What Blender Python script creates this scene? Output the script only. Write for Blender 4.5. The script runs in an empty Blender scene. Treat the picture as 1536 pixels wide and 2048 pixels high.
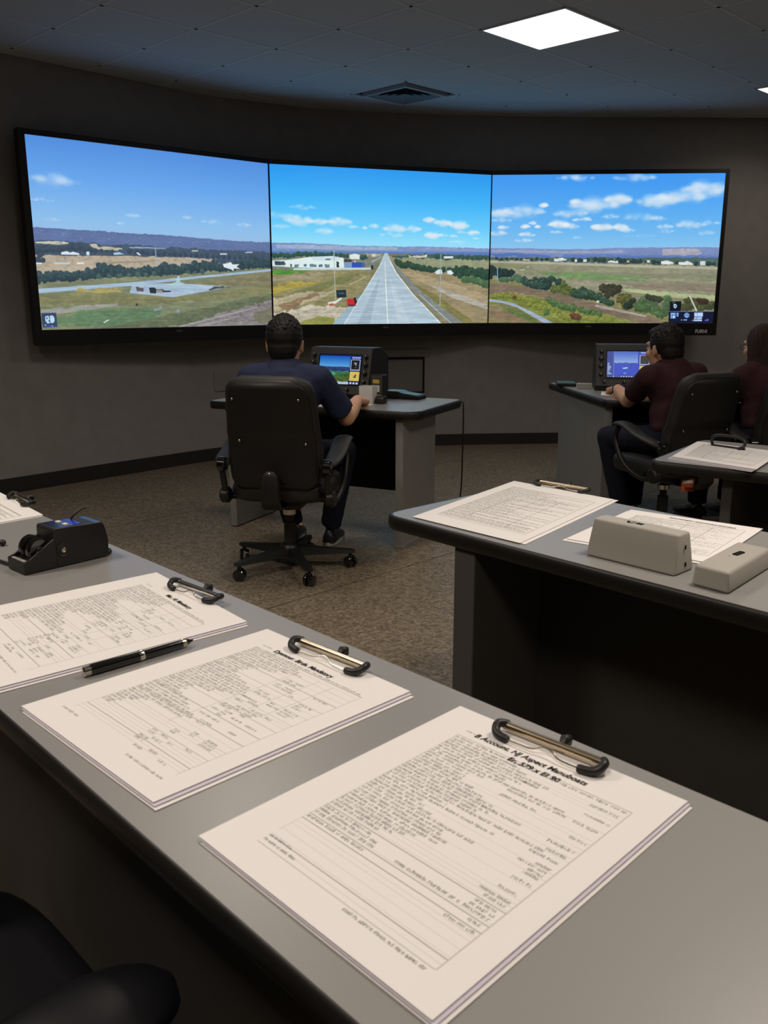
import bpy, bmesh, math, random
import numpy as np
from mathutils import Vector, Matrix, Euler
random.seed(7)
sc = bpy.context.scene; C = sc.collection
# ---------------------------------------------------------------- camera, world, exposure
cam_data = bpy.data.cameras.new('camera'); cam = bpy.data.objects.new('camera', cam_data); C.objects.link(cam)
cam.location = (0, 0, 1.34)
cam.rotation_euler = (math.radians(90) - math.atan(424 / 1750), 0, 0)
cam_data.sensor_fit = 'VERTICAL'; cam_data.sensor_height = 32.0; cam_data.lens = 32.0 * 1750 / 2048
cam_data.dof.use_dof = True; cam_data.dof.focus_distance = 3.4; cam_data.dof.aperture_fstop = 9.5
cam_data.clip_start = 0.02; cam_data.clip_end = 60
sc.camera = cam
world = bpy.data.worlds.new('world'); sc.world = world; world.use_nodes = True
world.node_tree.nodes['Background'].inputs[0].default_value = (0.01, 0.01, 0.012, 1)
world.node_tree.nodes['Background'].inputs[1].default_value = 0.3
sc.view_settings.view_transform = 'Standard'; sc.view_settings.look = 'None'
sc.view_settings.exposure = 0.0; sc.view_settings.gamma = 1.0; sc.view_settings.use_curve_mapping = False
LAMP_COLOUR = (1.0, 0.885, 0.775)        # warm white of the recessed ceiling panels
LAMP_POWER = 13.0                      # watts per panel at dimmer setting 1
LAMP_SPREAD = math.radians(150)        # the prismatic diffusers throw little light sideways
LAMPS = [(4.7825 + .605 * i, 3.3675 + .595 * j, k) for i, j, k in ((0, 0, .65), (-4, -5, 2.3), (-8, -5, 1.2), (-8, -1, 2.3), (0, -9, 1.6), (-4, 0, .9))]   # centres in tile axes (s, t), dimmer setting; last one unseen, added to brighten the seated man
LAMPS.insert(1, (7.435, 2.825, .5))
SCREEN_STRENGTH = 1.0
# ---------------------------------------------------------------- helpers
S2 = math.sqrt(.5)
def st(s, t): return ((s - t) * S2, (s + t) * S2)      # ceiling-tile axes lie at 45 degrees to the view
def srgb(r, g, b):
    f = lambda c: (c / 12.92 if c <= .04045 else ((c + .055) / 1.055) ** 2.4)
    return (f(r / 255), f(g / 255), f(b / 255), 1)
def mat(name, col, rough=.5, metal=0.0, spec=.5, noise=0.0, nscale=40.0, bump=0.0, bscale=200.0, coat=0.0, emit=None, estr=0.0):
    m = bpy.data.materials.new(name); m.use_nodes = True; nt = m.node_tree; b = nt.nodes['Principled BSDF']
    b.inputs['Base Color'].default_value = col; b.inputs['Roughness'].default_value = rough; b.inputs['Metallic'].default_value = metal
    b.inputs['Specular IOR Level'].default_value = spec
    if coat: b.inputs['Coat Weight'].default_value = coat; b.inputs['Coat Roughness'].default_value = .3 if coat > .55 else .1
    if emit: b.inputs['Emission Color'].default_value = emit; b.inputs['Emission Strength'].default_value = estr
    if noise or bump:
        tc = nt.nodes.new('ShaderNodeTexCoord')
    if noise:
        n = nt.nodes.new('ShaderNodeTexNoise'); n.inputs['Scale'].default_value = nscale; n.inputs['Detail'].default_value = 4
        nt.links.new(tc.outputs['Object'], n.inputs['Vector'])
        r = nt.nodes.new('ShaderNodeValToRGB'); r.color_ramp.elements[0].position = .3; r.color_ramp.elements[1].position = .7
        lo = tuple(c * (1 - noise) for c in col[:3]) + (1,); hi = tuple(min(1, c * (1 + noise)) for c in col[:3]) + (1,)
        r.color_ramp.elements[0].color = lo; r.color_ramp.elements[1].color = hi
        nt.links.new(n.outputs['Fac'], r.inputs['Fac']); nt.links.new(r.outputs['Color'], b.inputs['Base Color'])
    if bump:
        n2 = nt.nodes.new('ShaderNodeTexNoise'); n2.inputs['Scale'].default_value = bscale; n2.inputs['Detail'].default_value = 3
        nt.links.new(tc.outputs['Object'], n2.inputs['Vector'])
        bp = nt.nodes.new('ShaderNodeBump'); bp.inputs['Strength'].default_value = bump; bp.inputs['Distance'].default_value = .004
        nt.links.new(n2.outputs['Fac'], bp.inputs['Height']); nt.links.new(bp.outputs['Normal'], b.inputs['Normal'])
    return m
def image_from(name, arr):
    h, w = arr.shape[:2]; im = bpy.data.images.new(name, w, h)
    px = np.ones((h, w, 4), np.float32); px[..., :3] = arr[::-1]
    im.pixels.foreach_set(px.ravel()); im.update(); im.pack(); return im
def mat_picture(name, arr, emission=None, rough=.6):
    m = bpy.data.materials.new(name); m.use_nodes = True; nt = m.node_tree; b = nt.nodes['Principled BSDF']
    t = nt.nodes.new('ShaderNodeTexImage'); t.image = image_from(name, arr); t.extension = 'EXTEND'
    b.inputs['Roughness'].default_value = rough
    if emission:
        b.inputs['Base Color'].default_value = (.01, .01, .01, 1); nt.links.new(t.outputs['Color'], b.inputs['Emission Color'])
        b.inputs['Emission Strength'].default_value = emission
    else:
        mx = nt.nodes.new('ShaderNodeMix'); mx.data_type = 'RGBA'; mx.blend_type = 'MULTIPLY'; mx.inputs[0].default_value = 1
        mx.inputs[7].default_value = PAPER; nt.links.new(t.outputs['Color'], mx.inputs[6]); nt.links.new(mx.outputs[2], b.inputs['Base Color'])
        b.inputs['Specular IOR Level'].default_value = .15
    return m
PAPER = (.80, .775, .75, 1)
def link(name, me, m, parent=None, loc=None, rz=None):
    o = bpy.data.objects.new(name, me); C.objects.link(o)
    if m is not None:
        for mm in (m if isinstance(m, (list, tuple)) else [m]): me.materials.append(mm)
    if parent is not None: o.parent = parent
    if loc is not None: o.location = loc
    if rz is not None: o.rotation_euler = (0, 0, rz)
    return o
def obj(name, bm, m, parent=None, smooth=None, loc=None, rz=None):
    """one mesh object from a bmesh; smooth = angle in degrees below which edges are shaded smooth"""
    bmesh.ops.recalc_face_normals(bm, faces=bm.faces)
    if smooth:
        a = math.radians(smooth)
        for f in bm.faces: f.smooth = True
        for e in bm.edges:
            e.smooth = not (len(e.link_faces) == 2 and e.calc_face_angle(0) > a)
    me = bpy.data.meshes.new(name); bm.to_mesh(me); bm.free()
    return link(name, me, m, parent, loc, rz)
def empty(name, loc=(0, 0, 0), rz=0, parent=None):
    o = bpy.data.objects.new(name, None); C.objects.link(o); o.location = loc; o.rotation_euler = (0, 0, rz); o.empty_display_size = .1
    if parent: o.parent = parent
    return o
def tag(o, label, cat=None, group=None, kind=None):
    o['label'] = label
    if cat: o['category'] = cat
    if group: o['group'] = group
    if kind: o['kind'] = kind
    return o
def thing(name, label, cat, loc=(0, 0, 0), rz=0, group=None): return tag(empty(name, loc, rz), label, cat, group)
def struct(o): o['kind'] = 'structure'; return o
def copy_tree(o, parent=None):
    c = o.copy(); C.objects.link(c)
    if parent is not None: c.parent = parent
    for ch in [x for x in bpy.data.objects if x.parent == o]: copy_tree(ch, c)
    return c
def BM(): return bmesh.new()
def box(bm, x0, x1, y0, y1, z0, z1, bev=0.0, seg=2, M=None):
    vs = [bm.verts.new(p) for p in ((x0, y0, z0), (x1, y0, z0), (x1, y1, z0), (x0, y1, z0), (x0, y0, z1), (x1, y0, z1), (x1, y1, z1), (x0, y1, z1))]
    fs = [bm.faces.new([vs[i] for i in f]) for f in ((3, 2, 1, 0), (4, 5, 6, 7), (0, 1, 5, 4), (1, 2, 6, 5), (2, 3, 7, 6), (3, 0, 4, 7))]
    if M is not None: bmesh.ops.transform(bm, matrix=M, verts=vs)
    if bev:
        es = list({e for f in fs for e in f.edges}); bmesh.ops.bevel(bm, geom=es, offset=bev, segments=seg, profile=.5, affect='EDGES')
    return bm
def prism(bm, pts, z0, z1, bev=0.0, seg=2, axis='z', M=None):
    """extrude a closed outline; axis x: pts are (y, z) extruded from z0 to z1 along x"""
    f3 = {'z': lambda p, h: (p[0], p[1], h), 'x': lambda p, h: (h, p[0], p[1]), 'y': lambda p, h: (p[0], h, p[1])}[axis]
    a = [bm.verts.new(f3(p, z0)) for p in pts]; b = [bm.verts.new(f3(p, z1)) for p in pts]; n = len(pts)
    fs = [bm.faces.new(a), bm.faces.new(b)] + [bm.faces.new((a[i], a[(i + 1) % n], b[(i + 1) % n], b[i])) for i in range(n)]
    if M is not None: bmesh.ops.transform(bm, matrix=M, verts=a + b)
    if bev:
        es = list({e for f in fs for e in f.edges}); bmesh.ops.bevel(bm, geom=es, offset=bev, segments=seg, profile=.5, affect='EDGES')
    return bm
def frame_axes(d):
    d = Vector(d).normalized(); u = d.cross(Vector((0, 0, 1)))
    if u.length < 1e-4: u = Vector((1, 0, 0))
    u.normalize(); return u, d.cross(u).normalized() * -1
def loft(bm, rings, close=True, caps=True):
    R = [[bm.verts.new(p) for p in r] for r in rings]; n = len(R[0])
    for a, b in zip(R[:-1], R[1:]):
        for i in range(n if close else n - 1): bm.faces.new((a[i], a[(i + 1) % n], b[(i + 1) % n], b[i]))
    if caps: bm.faces.new(R[0][::-1]); bm.faces.new(R[-1])
    return bm
def tube(bm, pts, r, n=10, caps=True):
    """round tube along a path with parallel-transported rings; r a number or a list"""
    P = [Vector(p) for p in pts]; rr = r if isinstance(r, (list, tuple)) else [r] * len(P)
    rings = []; u = None
    for i, p in enumerate(P):
        d = (P[min(i + 1, len(P) - 1)] - P[max(i - 1, 0)]).normalized()
        if u is None: u, _ = frame_axes(d)
        u = (u - d * u.dot(d)).normalized(); v = d.cross(u)
        rings.append([p + (u * math.cos(k * 2 * math.pi / n) + v * math.sin(k * 2 * math.pi / n)) * rr[i] for k in range(n)])
    return loft(bm, rings, True, caps)
def smooth_path(pts, k=6):
    P = [Vector(p) for p in pts]; out = []
    for i in range(len(P) - 1):
        a, b, c, d = P[max(i - 1, 0)], P[i], P[i + 1], P[min(i + 2, len(P) - 1)]
        for j in range(k):
            t = j / k; out.append(.5 * ((2 * b) + (c - a) * t + (2 * a - 5 * b + 4 * c - d) * t * t + (3 * b - a - 3 * c + d) * t ** 3))
    out.append(P[-1]); return out
def cyl(bm, a, b, ra, rb=None, n=20):
    return tube(bm, [a, b], [ra, ra if rb is None else rb], n)
def lathe(bm, prof, n=24, M=None):
    """prof: (radius, z) pairs from bottom to top about z"""
    rings = [[Vector((max(r, 1e-4) * math.cos(2 * math.pi * k / n), max(r, 1e-4) * math.sin(2 * math.pi * k / n), z)) for k in range(n)] for r, z in prof]
    if M is not None: rings = [[M @ p for p in r] for r in rings]
    return loft(bm, rings)
def ell(bm, c, r, R=None, n=14):
    r = Vector((r, r, r)) if isinstance(r, (int, float)) else Vector(r)
    M = Matrix.Translation(Vector(c)) @ ((R.to_4x4()) if R is not None else Matrix.Identity(4)) @ Matrix.Diagonal((r.x, r.y, r.z, 1))
    bmesh.ops.create_uvsphere(bm, u_segments=n, v_segments=max(6, n * 2 // 3), radius=1, matrix=M); return bm
def cap(bm, a, b, ra, rb, n=14):
    """tapered capsule"""
    a, b = Vector(a), Vector(b); d = (b - a)
    if d.length < 1e-5: return ell(bm, a, ra, n=n)
    d.normalize(); pts, rs = [], []
    for k in range(4): t = (k - 4) / 4 * math.pi / 2; pts.append(a + d * ra * math.sin(t)); rs.append(max(ra * math.cos(t), ra * .04))
    pts.append(a); rs.append(ra); pts.append(b); rs.append(rb)
    for k in range(1, 5): t = k / 4 * math.pi / 2; pts.append(b + d * rb * math.sin(t)); rs.append(max(rb * math.cos(t), rb * .04))
    return tube(bm, pts, rs, n)
def remesh(name, bm, voxel, m, parent, smooth_it=6, rough=0.0, loc=None):
    """join overlapping lumps into one continuous smooth skin"""
    bmesh.ops.recalc_face_normals(bm, faces=bm.faces)
    me = bpy.data.meshes.new(name); bm.to_mesh(me); bm.free(); o = bpy.data.objects.new(name, me); C.objects.link(o)
    r = o.modifiers.new('r', 'REMESH'); r.mode = 'VOXEL'; r.voxel_size = voxel; r.use_smooth_shade = True
    s = o.modifiers.new('s', 'SMOOTH'); s.iterations = smooth_it; s.factor = .5
    if rough:
        tx = bpy.data.textures.new(name, 'CLOUDS'); tx.noise_scale = .05; tx.noise_depth = 2
        d = o.modifiers.new('d', 'DISPLACE'); d.texture = tx; d.strength = rough; d.mid_level = .5; d.texture_coords = 'LOCAL'
    dg = bpy.context.evaluated_depsgraph_get(); dg.update()
    me2 = bpy.data.meshes.new_from_object(o.evaluated_get(dg)); me2.name = name
    for p in me2.polygons: p.use_smooth = True
    o.modifiers.clear(); o.data = me2; bpy.data.meshes.remove(me); me2.materials.clear(); me2.materials.append(m)
    if parent: o.parent = parent
    if loc is not None: o.location = loc
    return o
def text(name, body, size, m, parent, loc, rot=(0, 0, 0), shear=0.0, bold=0.0, align='LEFT', width=1.0):
    cu = bpy.data.curves.new(name, 'FONT'); cu.body = body; cu.size = size; cu.shear = shear; cu.offset = bold; cu.align_x = align; cu.fill_mode = 'BOTH'
    cu.materials.append(m); o = bpy.data.objects.new(name, cu); C.objects.link(o); o.parent = parent; o.location = loc; o.rotation_euler = rot; o.scale = (width, 1, 1)
    dg = bpy.context.evaluated_depsgraph_get(); me = bpy.data.meshes.new_from_object(o.evaluated_get(dg))
    bpy.data.objects.remove(o); me.name = name; me.materials.clear()
    o = link(name, me, m, parent, loc); o.rotation_euler = rot; o.scale = (width, 1, 1); return o
def uv_grid(nx, ny, f):
    """grid mesh with UVs; f(u, v) -> point, u, v in 0..1"""
    bm = BM(); uv = bm.loops.layers.uv.new('uv')
    V = [[bm.verts.new(f(i / nx, j / ny)) for i in range(nx + 1)] for j in range(ny + 1)]
    for j in range(ny):
        for i in range(nx):
            q = bm.faces.new((V[j][i], V[j][i + 1], V[j + 1][i + 1], V[j + 1][i]))
            for l, (a, b) in zip(q.loops, ((i, j), (i + 1, j), (i + 1, j + 1), (i, j + 1))): l[uv].uv = (a / nx, b / ny)
    return bm
# ---------------------------------------------------------------- materials
def floor_material():
    m = bpy.data.materials.new('speckled_floor'); m.use_nodes = True; nt = m.node_tree; b = nt.nodes['Principled BSDF']
    tc = nt.nodes.new('ShaderNodeTexCoord')
    v = nt.nodes.new('ShaderNodeTexVoronoi'); v.inputs['Scale'].default_value = 80
    n = nt.nodes.new('ShaderNodeTexNoise'); n.inputs['Scale'].default_value = 60; n.inputs['Detail'].default_value = 5
    big = nt.nodes.new('ShaderNodeTexNoise'); big.inputs['Scale'].default_value = 2.2; big.inputs['Detail'].default_value = 3
    for k in (v, n, big): nt.links.new(tc.outputs['Object'], k.inputs['Vector'])
    r = nt.nodes.new('ShaderNodeValToRGB'); e = r.color_ramp.elements
    e[0].position = 0.12; e[0].color = (.07, .056, .038, 1); e[1].position = .92; e[1].color = (.38, .31, .215, 1)
    k = r.color_ramp.elements.new(.45); k.color = (.19, .153, .105, 1); k = r.color_ramp.elements.new(.62); k.color = (.25, .203, .14, 1)
    sep = nt.nodes.new('ShaderNodeSeparateColor'); nt.links.new(v.outputs['Color'], sep.inputs[0])
    mx = nt.nodes.new('ShaderNodeMath'); mx.operation = 'MULTIPLY_ADD'; mx.inputs[1].default_value = .45
    n2 = nt.nodes.new('ShaderNodeMath'); n2.operation = 'MULTIPLY'; n2.inputs[1].default_value = .58
    nt.links.new(n.outputs['Fac'], n2.inputs[0]); nt.links.new(sep.outputs[0], mx.inputs[0]); nt.links.new(n2.outputs[0], mx.inputs[2])
    nt.links.new(mx.outputs[0], r.inputs['Fac'])
    mul = nt.nodes.new('ShaderNodeMix'); mul.data_type = 'RGBA'; mul.blend_type = 'MULTIPLY'; mul.inputs[0].default_value = .5
    nt.links.new(r.outputs['Color'], mul.inputs[6]); nt.links.new(big.outputs['Fac'], mul.inputs[7])
    g = nt.nodes.new('ShaderNodeMix'); g.data_type = 'RGBA'; g.blend_type = 'MIX'; g.inputs[0].default_value = .35
    nt.links.new(mul.outputs[2], g.inputs[7]); nt.links.new(r.outputs['Color'], g.inputs[6]); nt.links.new(g.outputs[2], b.inputs['Base Color'])
    b.inputs['Roughness'].default_value = .42; b.inputs['Specular IOR Level'].default_value = .4
    bp = nt.nodes.new('ShaderNodeBump'); bp.inputs['Strength'].default_value = .25; bp.inputs['Distance'].default_value = .002
    nt.links.new(n.outputs['Fac'], bp.inputs['Height']); nt.links.new(bp.outputs['Normal'], b.inputs['Normal'])
    return m
M_floor = floor_material()
M_seam = mat('floor_seam', (.02, .017, .014, 1), .8)
M_wall = mat('wall_paint', (.27, .255, .24, 1), .75, spec=.25, noise=.06, nscale=8, bump=.12, bscale=300)
M_base = mat('baseboard_vinyl', (.018, .016, .015, 1), .5)
M_tile = mat('ceiling_tile', (.52, .52, .51, 1), .9, spec=.1, noise=.05, nscale=120, bump=.3, bscale=160)
M_tbar = mat('ceiling_bar', (.60, .60, .59, 1), .9, spec=.05)
M_lam = mat('grey_laminate', (.255, .248, .236, 1), .42, spec=.5, noise=.02, nscale=300, coat=.65)
M_edge = mat('black_edge_band', (.012, .011, .010, 1), .42, spec=.4)
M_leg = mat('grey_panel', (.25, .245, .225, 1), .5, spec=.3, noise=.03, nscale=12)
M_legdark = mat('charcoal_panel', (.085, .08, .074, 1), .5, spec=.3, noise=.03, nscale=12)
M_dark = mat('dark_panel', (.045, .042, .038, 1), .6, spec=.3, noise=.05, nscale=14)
M_black = mat('black_plastic', (.014, .0135, .013, 1), .42, spec=.4)
M_matte = mat('matte_black', (.008, .008, .0085, 1), .75, spec=.2)
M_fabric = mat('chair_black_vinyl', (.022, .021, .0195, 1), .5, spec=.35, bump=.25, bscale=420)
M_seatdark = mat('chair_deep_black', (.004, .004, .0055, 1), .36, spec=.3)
M_gloss = mat('gloss_black', (.006, .006, .006, 1), .12, spec=.6, coat=.5)
M_chrome = mat('chrome', (.72, .68, .60, 1), .18, metal=1)
M_brass = mat('pale_brass', (.62, .52, .36, 1), .25, metal=1)
M_bezel = mat('display_bezel', (.010, .010, .011, 1), .38, spec=.4)
M_console = mat('console_grey', (.055, .055, .052, 1), .5, spec=.35)
M_beige = mat('beige_plastic', (.40, .375, .33, 1), .5, spec=.35, bump=.05, bscale=500)
M_white = mat('white_plastic', (.72, .70, .66, 1), .5)
M_paper = mat('plain_paper', PAPER, .85, spec=.15)
M_paper2 = mat('lilac_paper', (.62, .58, .66, 1), .85, spec=.15)
M_ink = mat('black_ink', (.022, .018, .018, 1), .8, spec=.1)
M_grey_ink = mat('grey_ink', (.22, .20, .20, 1), .8, spec=.1)
M_skin = mat('skin', (.68, .38, .225, 1), .5, spec=.35, noise=.08, nscale=30)
M_hair = mat('black_hair', (.009, .0075, .007, 1), .55, spec=.3, bump=.5, bscale=260)
M_brown = mat('brown_hair', (.036, .019, .013, 1), .65, spec=.2, bump=.7, bscale=90)
M_navy = mat('navy_cloth', (.030, .036, .080, 1), .85, spec=.15, bump=.3, bscale=350)
M_collar = mat('navy_collar', (.040, .046, .092, 1), .8, spec=.15)
M_trouser = mat('dark_trousers', (.015, .017, .030, 1), .85, spec=.15, bump=.3, bscale=300)
M_maroon = mat('maroon_cloth', (.055, .022, .027, 1), .85, spec=.15, bump=.3, bscale=350)
M_yellow = mat('yellow_sticker', (.62, .42, .06, 1), .5)
M_orange = mat('orange_tag', (.55, .10, .025, 1), .5)
M_sole = mat('pale_sole', (.45, .43, .40, 1), .6)
M_teal = mat('sheen_and_glass_teal', (.05, .16, .20, 1), .3, spec=.6)  # carries the folder's painted highlight; also colours the tablet glass
M_bluefilm = mat('blue_film', (.010, .014, .05, 1), .2, spec=.6, coat=.4)
M_white_glow = mat('console_label_white', (.75, .75, .78, 1), .4)
M_eye = mat('eye_white', (.7, .68, .65, 1), .25)
M_lips = mat('lips', (.30, .11, .09, 1), .5)
# ---------------------------------------------------------------- flat pictures (screens, printed forms) painted into images
import math
import numpy as np
def value_noise(h, w, fy, fx, seed, octaves=3):
    rng = np.random.RandomState(seed); out = np.zeros((h, w)); amp = 1.0; tot = 0.0
    for _ in range(octaves):
        g = rng.rand(int(fy) + 2, int(fx) + 2)
        y = np.linspace(0, fy, h, endpoint=False); x = np.linspace(0, fx, w, endpoint=False)
        yi = y.astype(int); xi = x.astype(int); ty = (y - yi)[:, None]; tx = (x - xi)[None, :]
        ty = ty * ty * (3 - 2 * ty); tx = tx * tx * (3 - 2 * tx)
        a = g[yi][:, xi]; b = g[yi][:, xi + 1]; c = g[yi + 1][:, xi]; d = g[yi + 1][:, xi + 1]
        out += amp * ((a * (1 - tx) + b * tx) * (1 - ty) + (c * (1 - tx) + d * tx) * ty)
        tot += amp; amp *= 0.55; fy *= 2; fx *= 2
    return out / tot - 0.5
class Canvas:
    def __init__(s, w, h, col, seed=1):
        s.w, s.h = w, h; s.a = np.zeros((h, w, 3)); s.a[:] = np.array(col) / 255.0
        s.rng = np.random.RandomState(seed); s.seed = seed
        s.n1 = value_noise(h, w, h / 26, w / 60, seed); s.n2 = value_noise(h, w, h / 7, w / 16, seed + 1, 2)
    def mask(s, pts, warp=0.0):
        P = np.array(pts) * [s.w, s.h]
        x0, y0 = np.floor(P.min(0)).astype(int) - 2; x1, y1 = np.ceil(P.max(0)).astype(int) + 3
        x0, y0 = max(x0, 0), max(y0, 0); x1, y1 = min(x1, s.w), min(y1, s.h)
        if x1 <= x0 or y1 <= y0: return None
        m = np.zeros((y1 - y0, x1 - x0)); wy = warp * (14 * s.n2[y0:y1, x0:x1] + 18 * s.n1[y0:y1, x0:x1]); wx = warp * 40 * s.n1[y0:y1, x0:x1]
        for oy in (.25, .75):
            Y = np.arange(y0, y1)[:, None] + oy + wy
            for ox in (.25, .75):
                X = np.arange(x0, x1)[None, :] + ox + wx; ins = np.zeros(m.shape, bool)
                for i in range(len(P)):
                    ax, ay = P[i]; bx, by = P[i - 1]
                    if ay == by: continue
                    c = ((ay > Y) != (by > Y)) & (X < (bx - ax) * (Y - ay) / (by - ay) + ax)
                    ins ^= c
                m += ins
        return (slice(y0, y1), slice(x0, x1)), m / 4
    def poly(s, pts, col, rough=0.0):
        r = s.mask(pts, 1.0 if rough > .115 else (.35 if rough > .09 else 0.0))
        if r is None: return
        sl, m = r
        c = (np.array(col) / 255.0)[None, None] * (1 + rough * (1.1 * s.n1[sl] + 1.3 * s.n2[sl]))[..., None]
        if rough > .09: m = np.clip(m * (1.15 + 1.2 * s.n2[sl]), 0, 1)
        s.a[sl] = s.a[sl] * (1 - m[..., None]) + c * m[..., None]
    def line(s, pts, wid, col):
        for (ax, ay), (bx, by) in zip(pts[:-1], pts[1:]):
            d = np.array([(bx - ax) * s.w, (by - ay) * s.h]); n = np.array([-d[1], d[0]]) / max(np.hypot(*d), 1e-6) * wid * s.h / 2
            o = n / [s.w, s.h]
            s.poly([(ax - o[0], ay - o[1]), (ax + o[0], ay + o[1]), (bx + o[0], by + o[1]), (bx - o[0], by - o[1])], col, 0)
    def blob(s, cx, cy, rx, ry, col, alpha, soft=1.0):
        x0, x1 = int(max(cx - rx - 1, 0)), int(min(cx + rx + 2, s.w)); y0, y1 = int(max(cy - ry - 1, 0)), int(min(cy + ry + 2, s.h))
        if x1 <= x0 or y1 <= y0: return
        X = (np.arange(x0, x1)[None, :] - cx) / rx; Y = (np.arange(y0, y1)[:, None] - cy) / ry
        m = np.clip((1 - X * X - Y * Y) * 2.2 / soft, 0, 1) * alpha
        sl = (slice(y0, y1), slice(x0, x1))
        s.a[sl] = s.a[sl] * (1 - m[..., None]) + (np.array(col) / 255.0) * m[..., None]
    def trees(s, L, dark, light):
        dark = np.array(dark, float); light = np.array(light, float)
        full = []
        for i, q in enumerate(L):                         # close the gaps between neighbours with smaller bushes
            full.append(q)
            if i + 1 < len(L):
                n = L[i + 1]; d = math.hypot((n[0] - q[0]) * s.w, (n[1] - q[1]) * s.h)
                if d < 3.2 * (q[2] + n[2]) * s.h: full.append(((q[0] + n[0]) / 2, (q[1] + n[1]) / 2 + .15 * q[2], .42 * (q[2] + n[2])))
        for u, v, r in full:
            R = r * s.h; cx, cy = u * s.w, v * s.h
            for k in range(44):
                t = k / 43; a = s.rng.rand() * 6.28; q = np.sqrt(s.rng.rand()) * R * .72
                dx, dy = q * np.cos(a) * 1.05, q * np.sin(a) * .95
                lit = np.clip(.35 - .55 * dy / R - .25 * dx / R + .35 * (s.rng.rand() - .5), 0, 1) * t
                rr = R * (.22 + .14 * s.rng.rand()) * (1.25 - .65 * t)
                s.blob(cx + dx, cy + dy, rr, rr * .9, dark * (.72 + .3 * s.rng.rand()) * (1 - lit) + light * lit, .92, 1.0)
    def cloud(s, L, col=(238, 244, 250)):
        for u, v, rx, ry, al in L:
            RX, RY = rx * s.h * 1.2, ry * s.h * 1.25; cx, cy = u * s.w, v * s.h
            for k in range(34):
                q = s.rng.rand() * 2 - 1; dx = q * RX * .85; top = (1 - q * q)
                dy = (s.rng.rand() - .55) * RY * 1.1 * top + RY * .15
                rr = RY * (.35 + .5 * s.rng.rand()) * (.45 + .55 * top)
                s.blob(cx + dx, cy + dy, rr * 1.7, rr, np.array(col) - (12 if dy > 0 else 0), al * .34, 2.2)
def paint_picture(ops, sky, w=1200, h=766, seed=3, haze=.08):
    c = Canvas(w, h, (0, 0, 0), seed)
    v = np.linspace(0, 1, h)[:, None]; u = np.linspace(0, 1, w)[None, :]
    pos = [k[0] for k in sky]
    for ch in range(3):
        base = np.interp(v[:, 0], pos, [k[1][ch] for k in sky])[:, None]
        c.a[..., ch] = (base + 0 * u) / 255.0
    c.poly([(-.1, .505), (1.1, .505), (1.1, 1.1), (-.1, 1.1)], (128, 124, 92), .2)
    for o in ops:
        if o[0] == 'poly': c.poly(o[1], o[2], o[3])
        elif o[0] == 'line': c.line(o[1], o[2] * 1.6, o[3])
        elif o[0] == 'trees': c.trees(o[1], o[2], o[3])
        else: c.cloud(o[1])
    st = value_noise(h, w, h / 5, w / 90, seed + 7, 2)[..., None]; low = np.clip((v - .6) / .1, 0, 1)[..., None]
    c.a *= 1 + .22 * st * low
    hz = np.clip((v - .45) / .03, 0, 1)[..., None] * haze; c.a = c.a * (1 - hz) + np.array((150, 178, 200)) / 255 * hz
    for _ in range(1):                                     # the slight softness of a filmed display
        b = c.a.copy(); b[1:-1, 1:-1] = (c.a[1:-1, 1:-1] * 4 + c.a[:-2, 1:-1] + c.a[2:, 1:-1] + c.a[1:-1, :-2] + c.a[1:-1, 2:]) / 8; c.a = b
    return np.clip(c.a, 0, 1)
SKY = {'left': [(0, (82, 142, 222)), (.2, (104, 166, 236)), (.4, (140, 190, 236)), (.48, (152, 192, 230))],
       'middle': [(0, (44, 152, 238)), (.2, (66, 180, 248)), (.38, (112, 206, 250)), (.5, (160, 226, 248))],
       'right': [(0, (62, 150, 240)), (.2, (84, 168, 242)), (.38, (112, 184, 240)), (.5, (140, 198, 238))]}
def word_row(a, x0, x1, y, hgt, rng, ink, p_gap=.18):
    """one printed line of small lettering: words of upright strokes, x-height hgt pixels"""
    x = x0
    while x < x1 - 3:
        n = int(rng.randint(2, 10))
        for _ in range(n):
            wl = int(rng.randint(max(2, int(hgt * .55)), max(3, int(hgt * .95)) + 1))
            if x + wl >= x1: break
            up = int(hgt * .45) if rng.rand() < .3 else 0; dn = int(hgt * .35) if rng.rand() < .12 else 0
            g = np.ones((hgt + up + dn, wl))
            g[:, 0:max(1, wl // 3)] = 1 - ink
            if rng.rand() < .6: g[up:up + max(1, hgt // 4), :] = 1 - ink * .9
            if rng.rand() < .6: g[up + hgt - max(1, hgt // 4):up + hgt, :] = 1 - ink * .9
            if rng.rand() < .5: g[up:up + hgt, -max(1, wl // 4):] = 1 - ink
            if up: g[:up, max(1, wl // 3):] = 1
            if dn: g[up + hgt:, max(1, wl // 3):] = 1
            yy = y - up; sl = a[yy:yy + g.shape[0], x:x + wl]
            np.minimum(sl, g[:sl.shape[0], :sl.shape[1], None], out=sl)
            x += wl + max(1, hgt // 5)
        x += max(2, int(hgt * .7))
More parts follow.
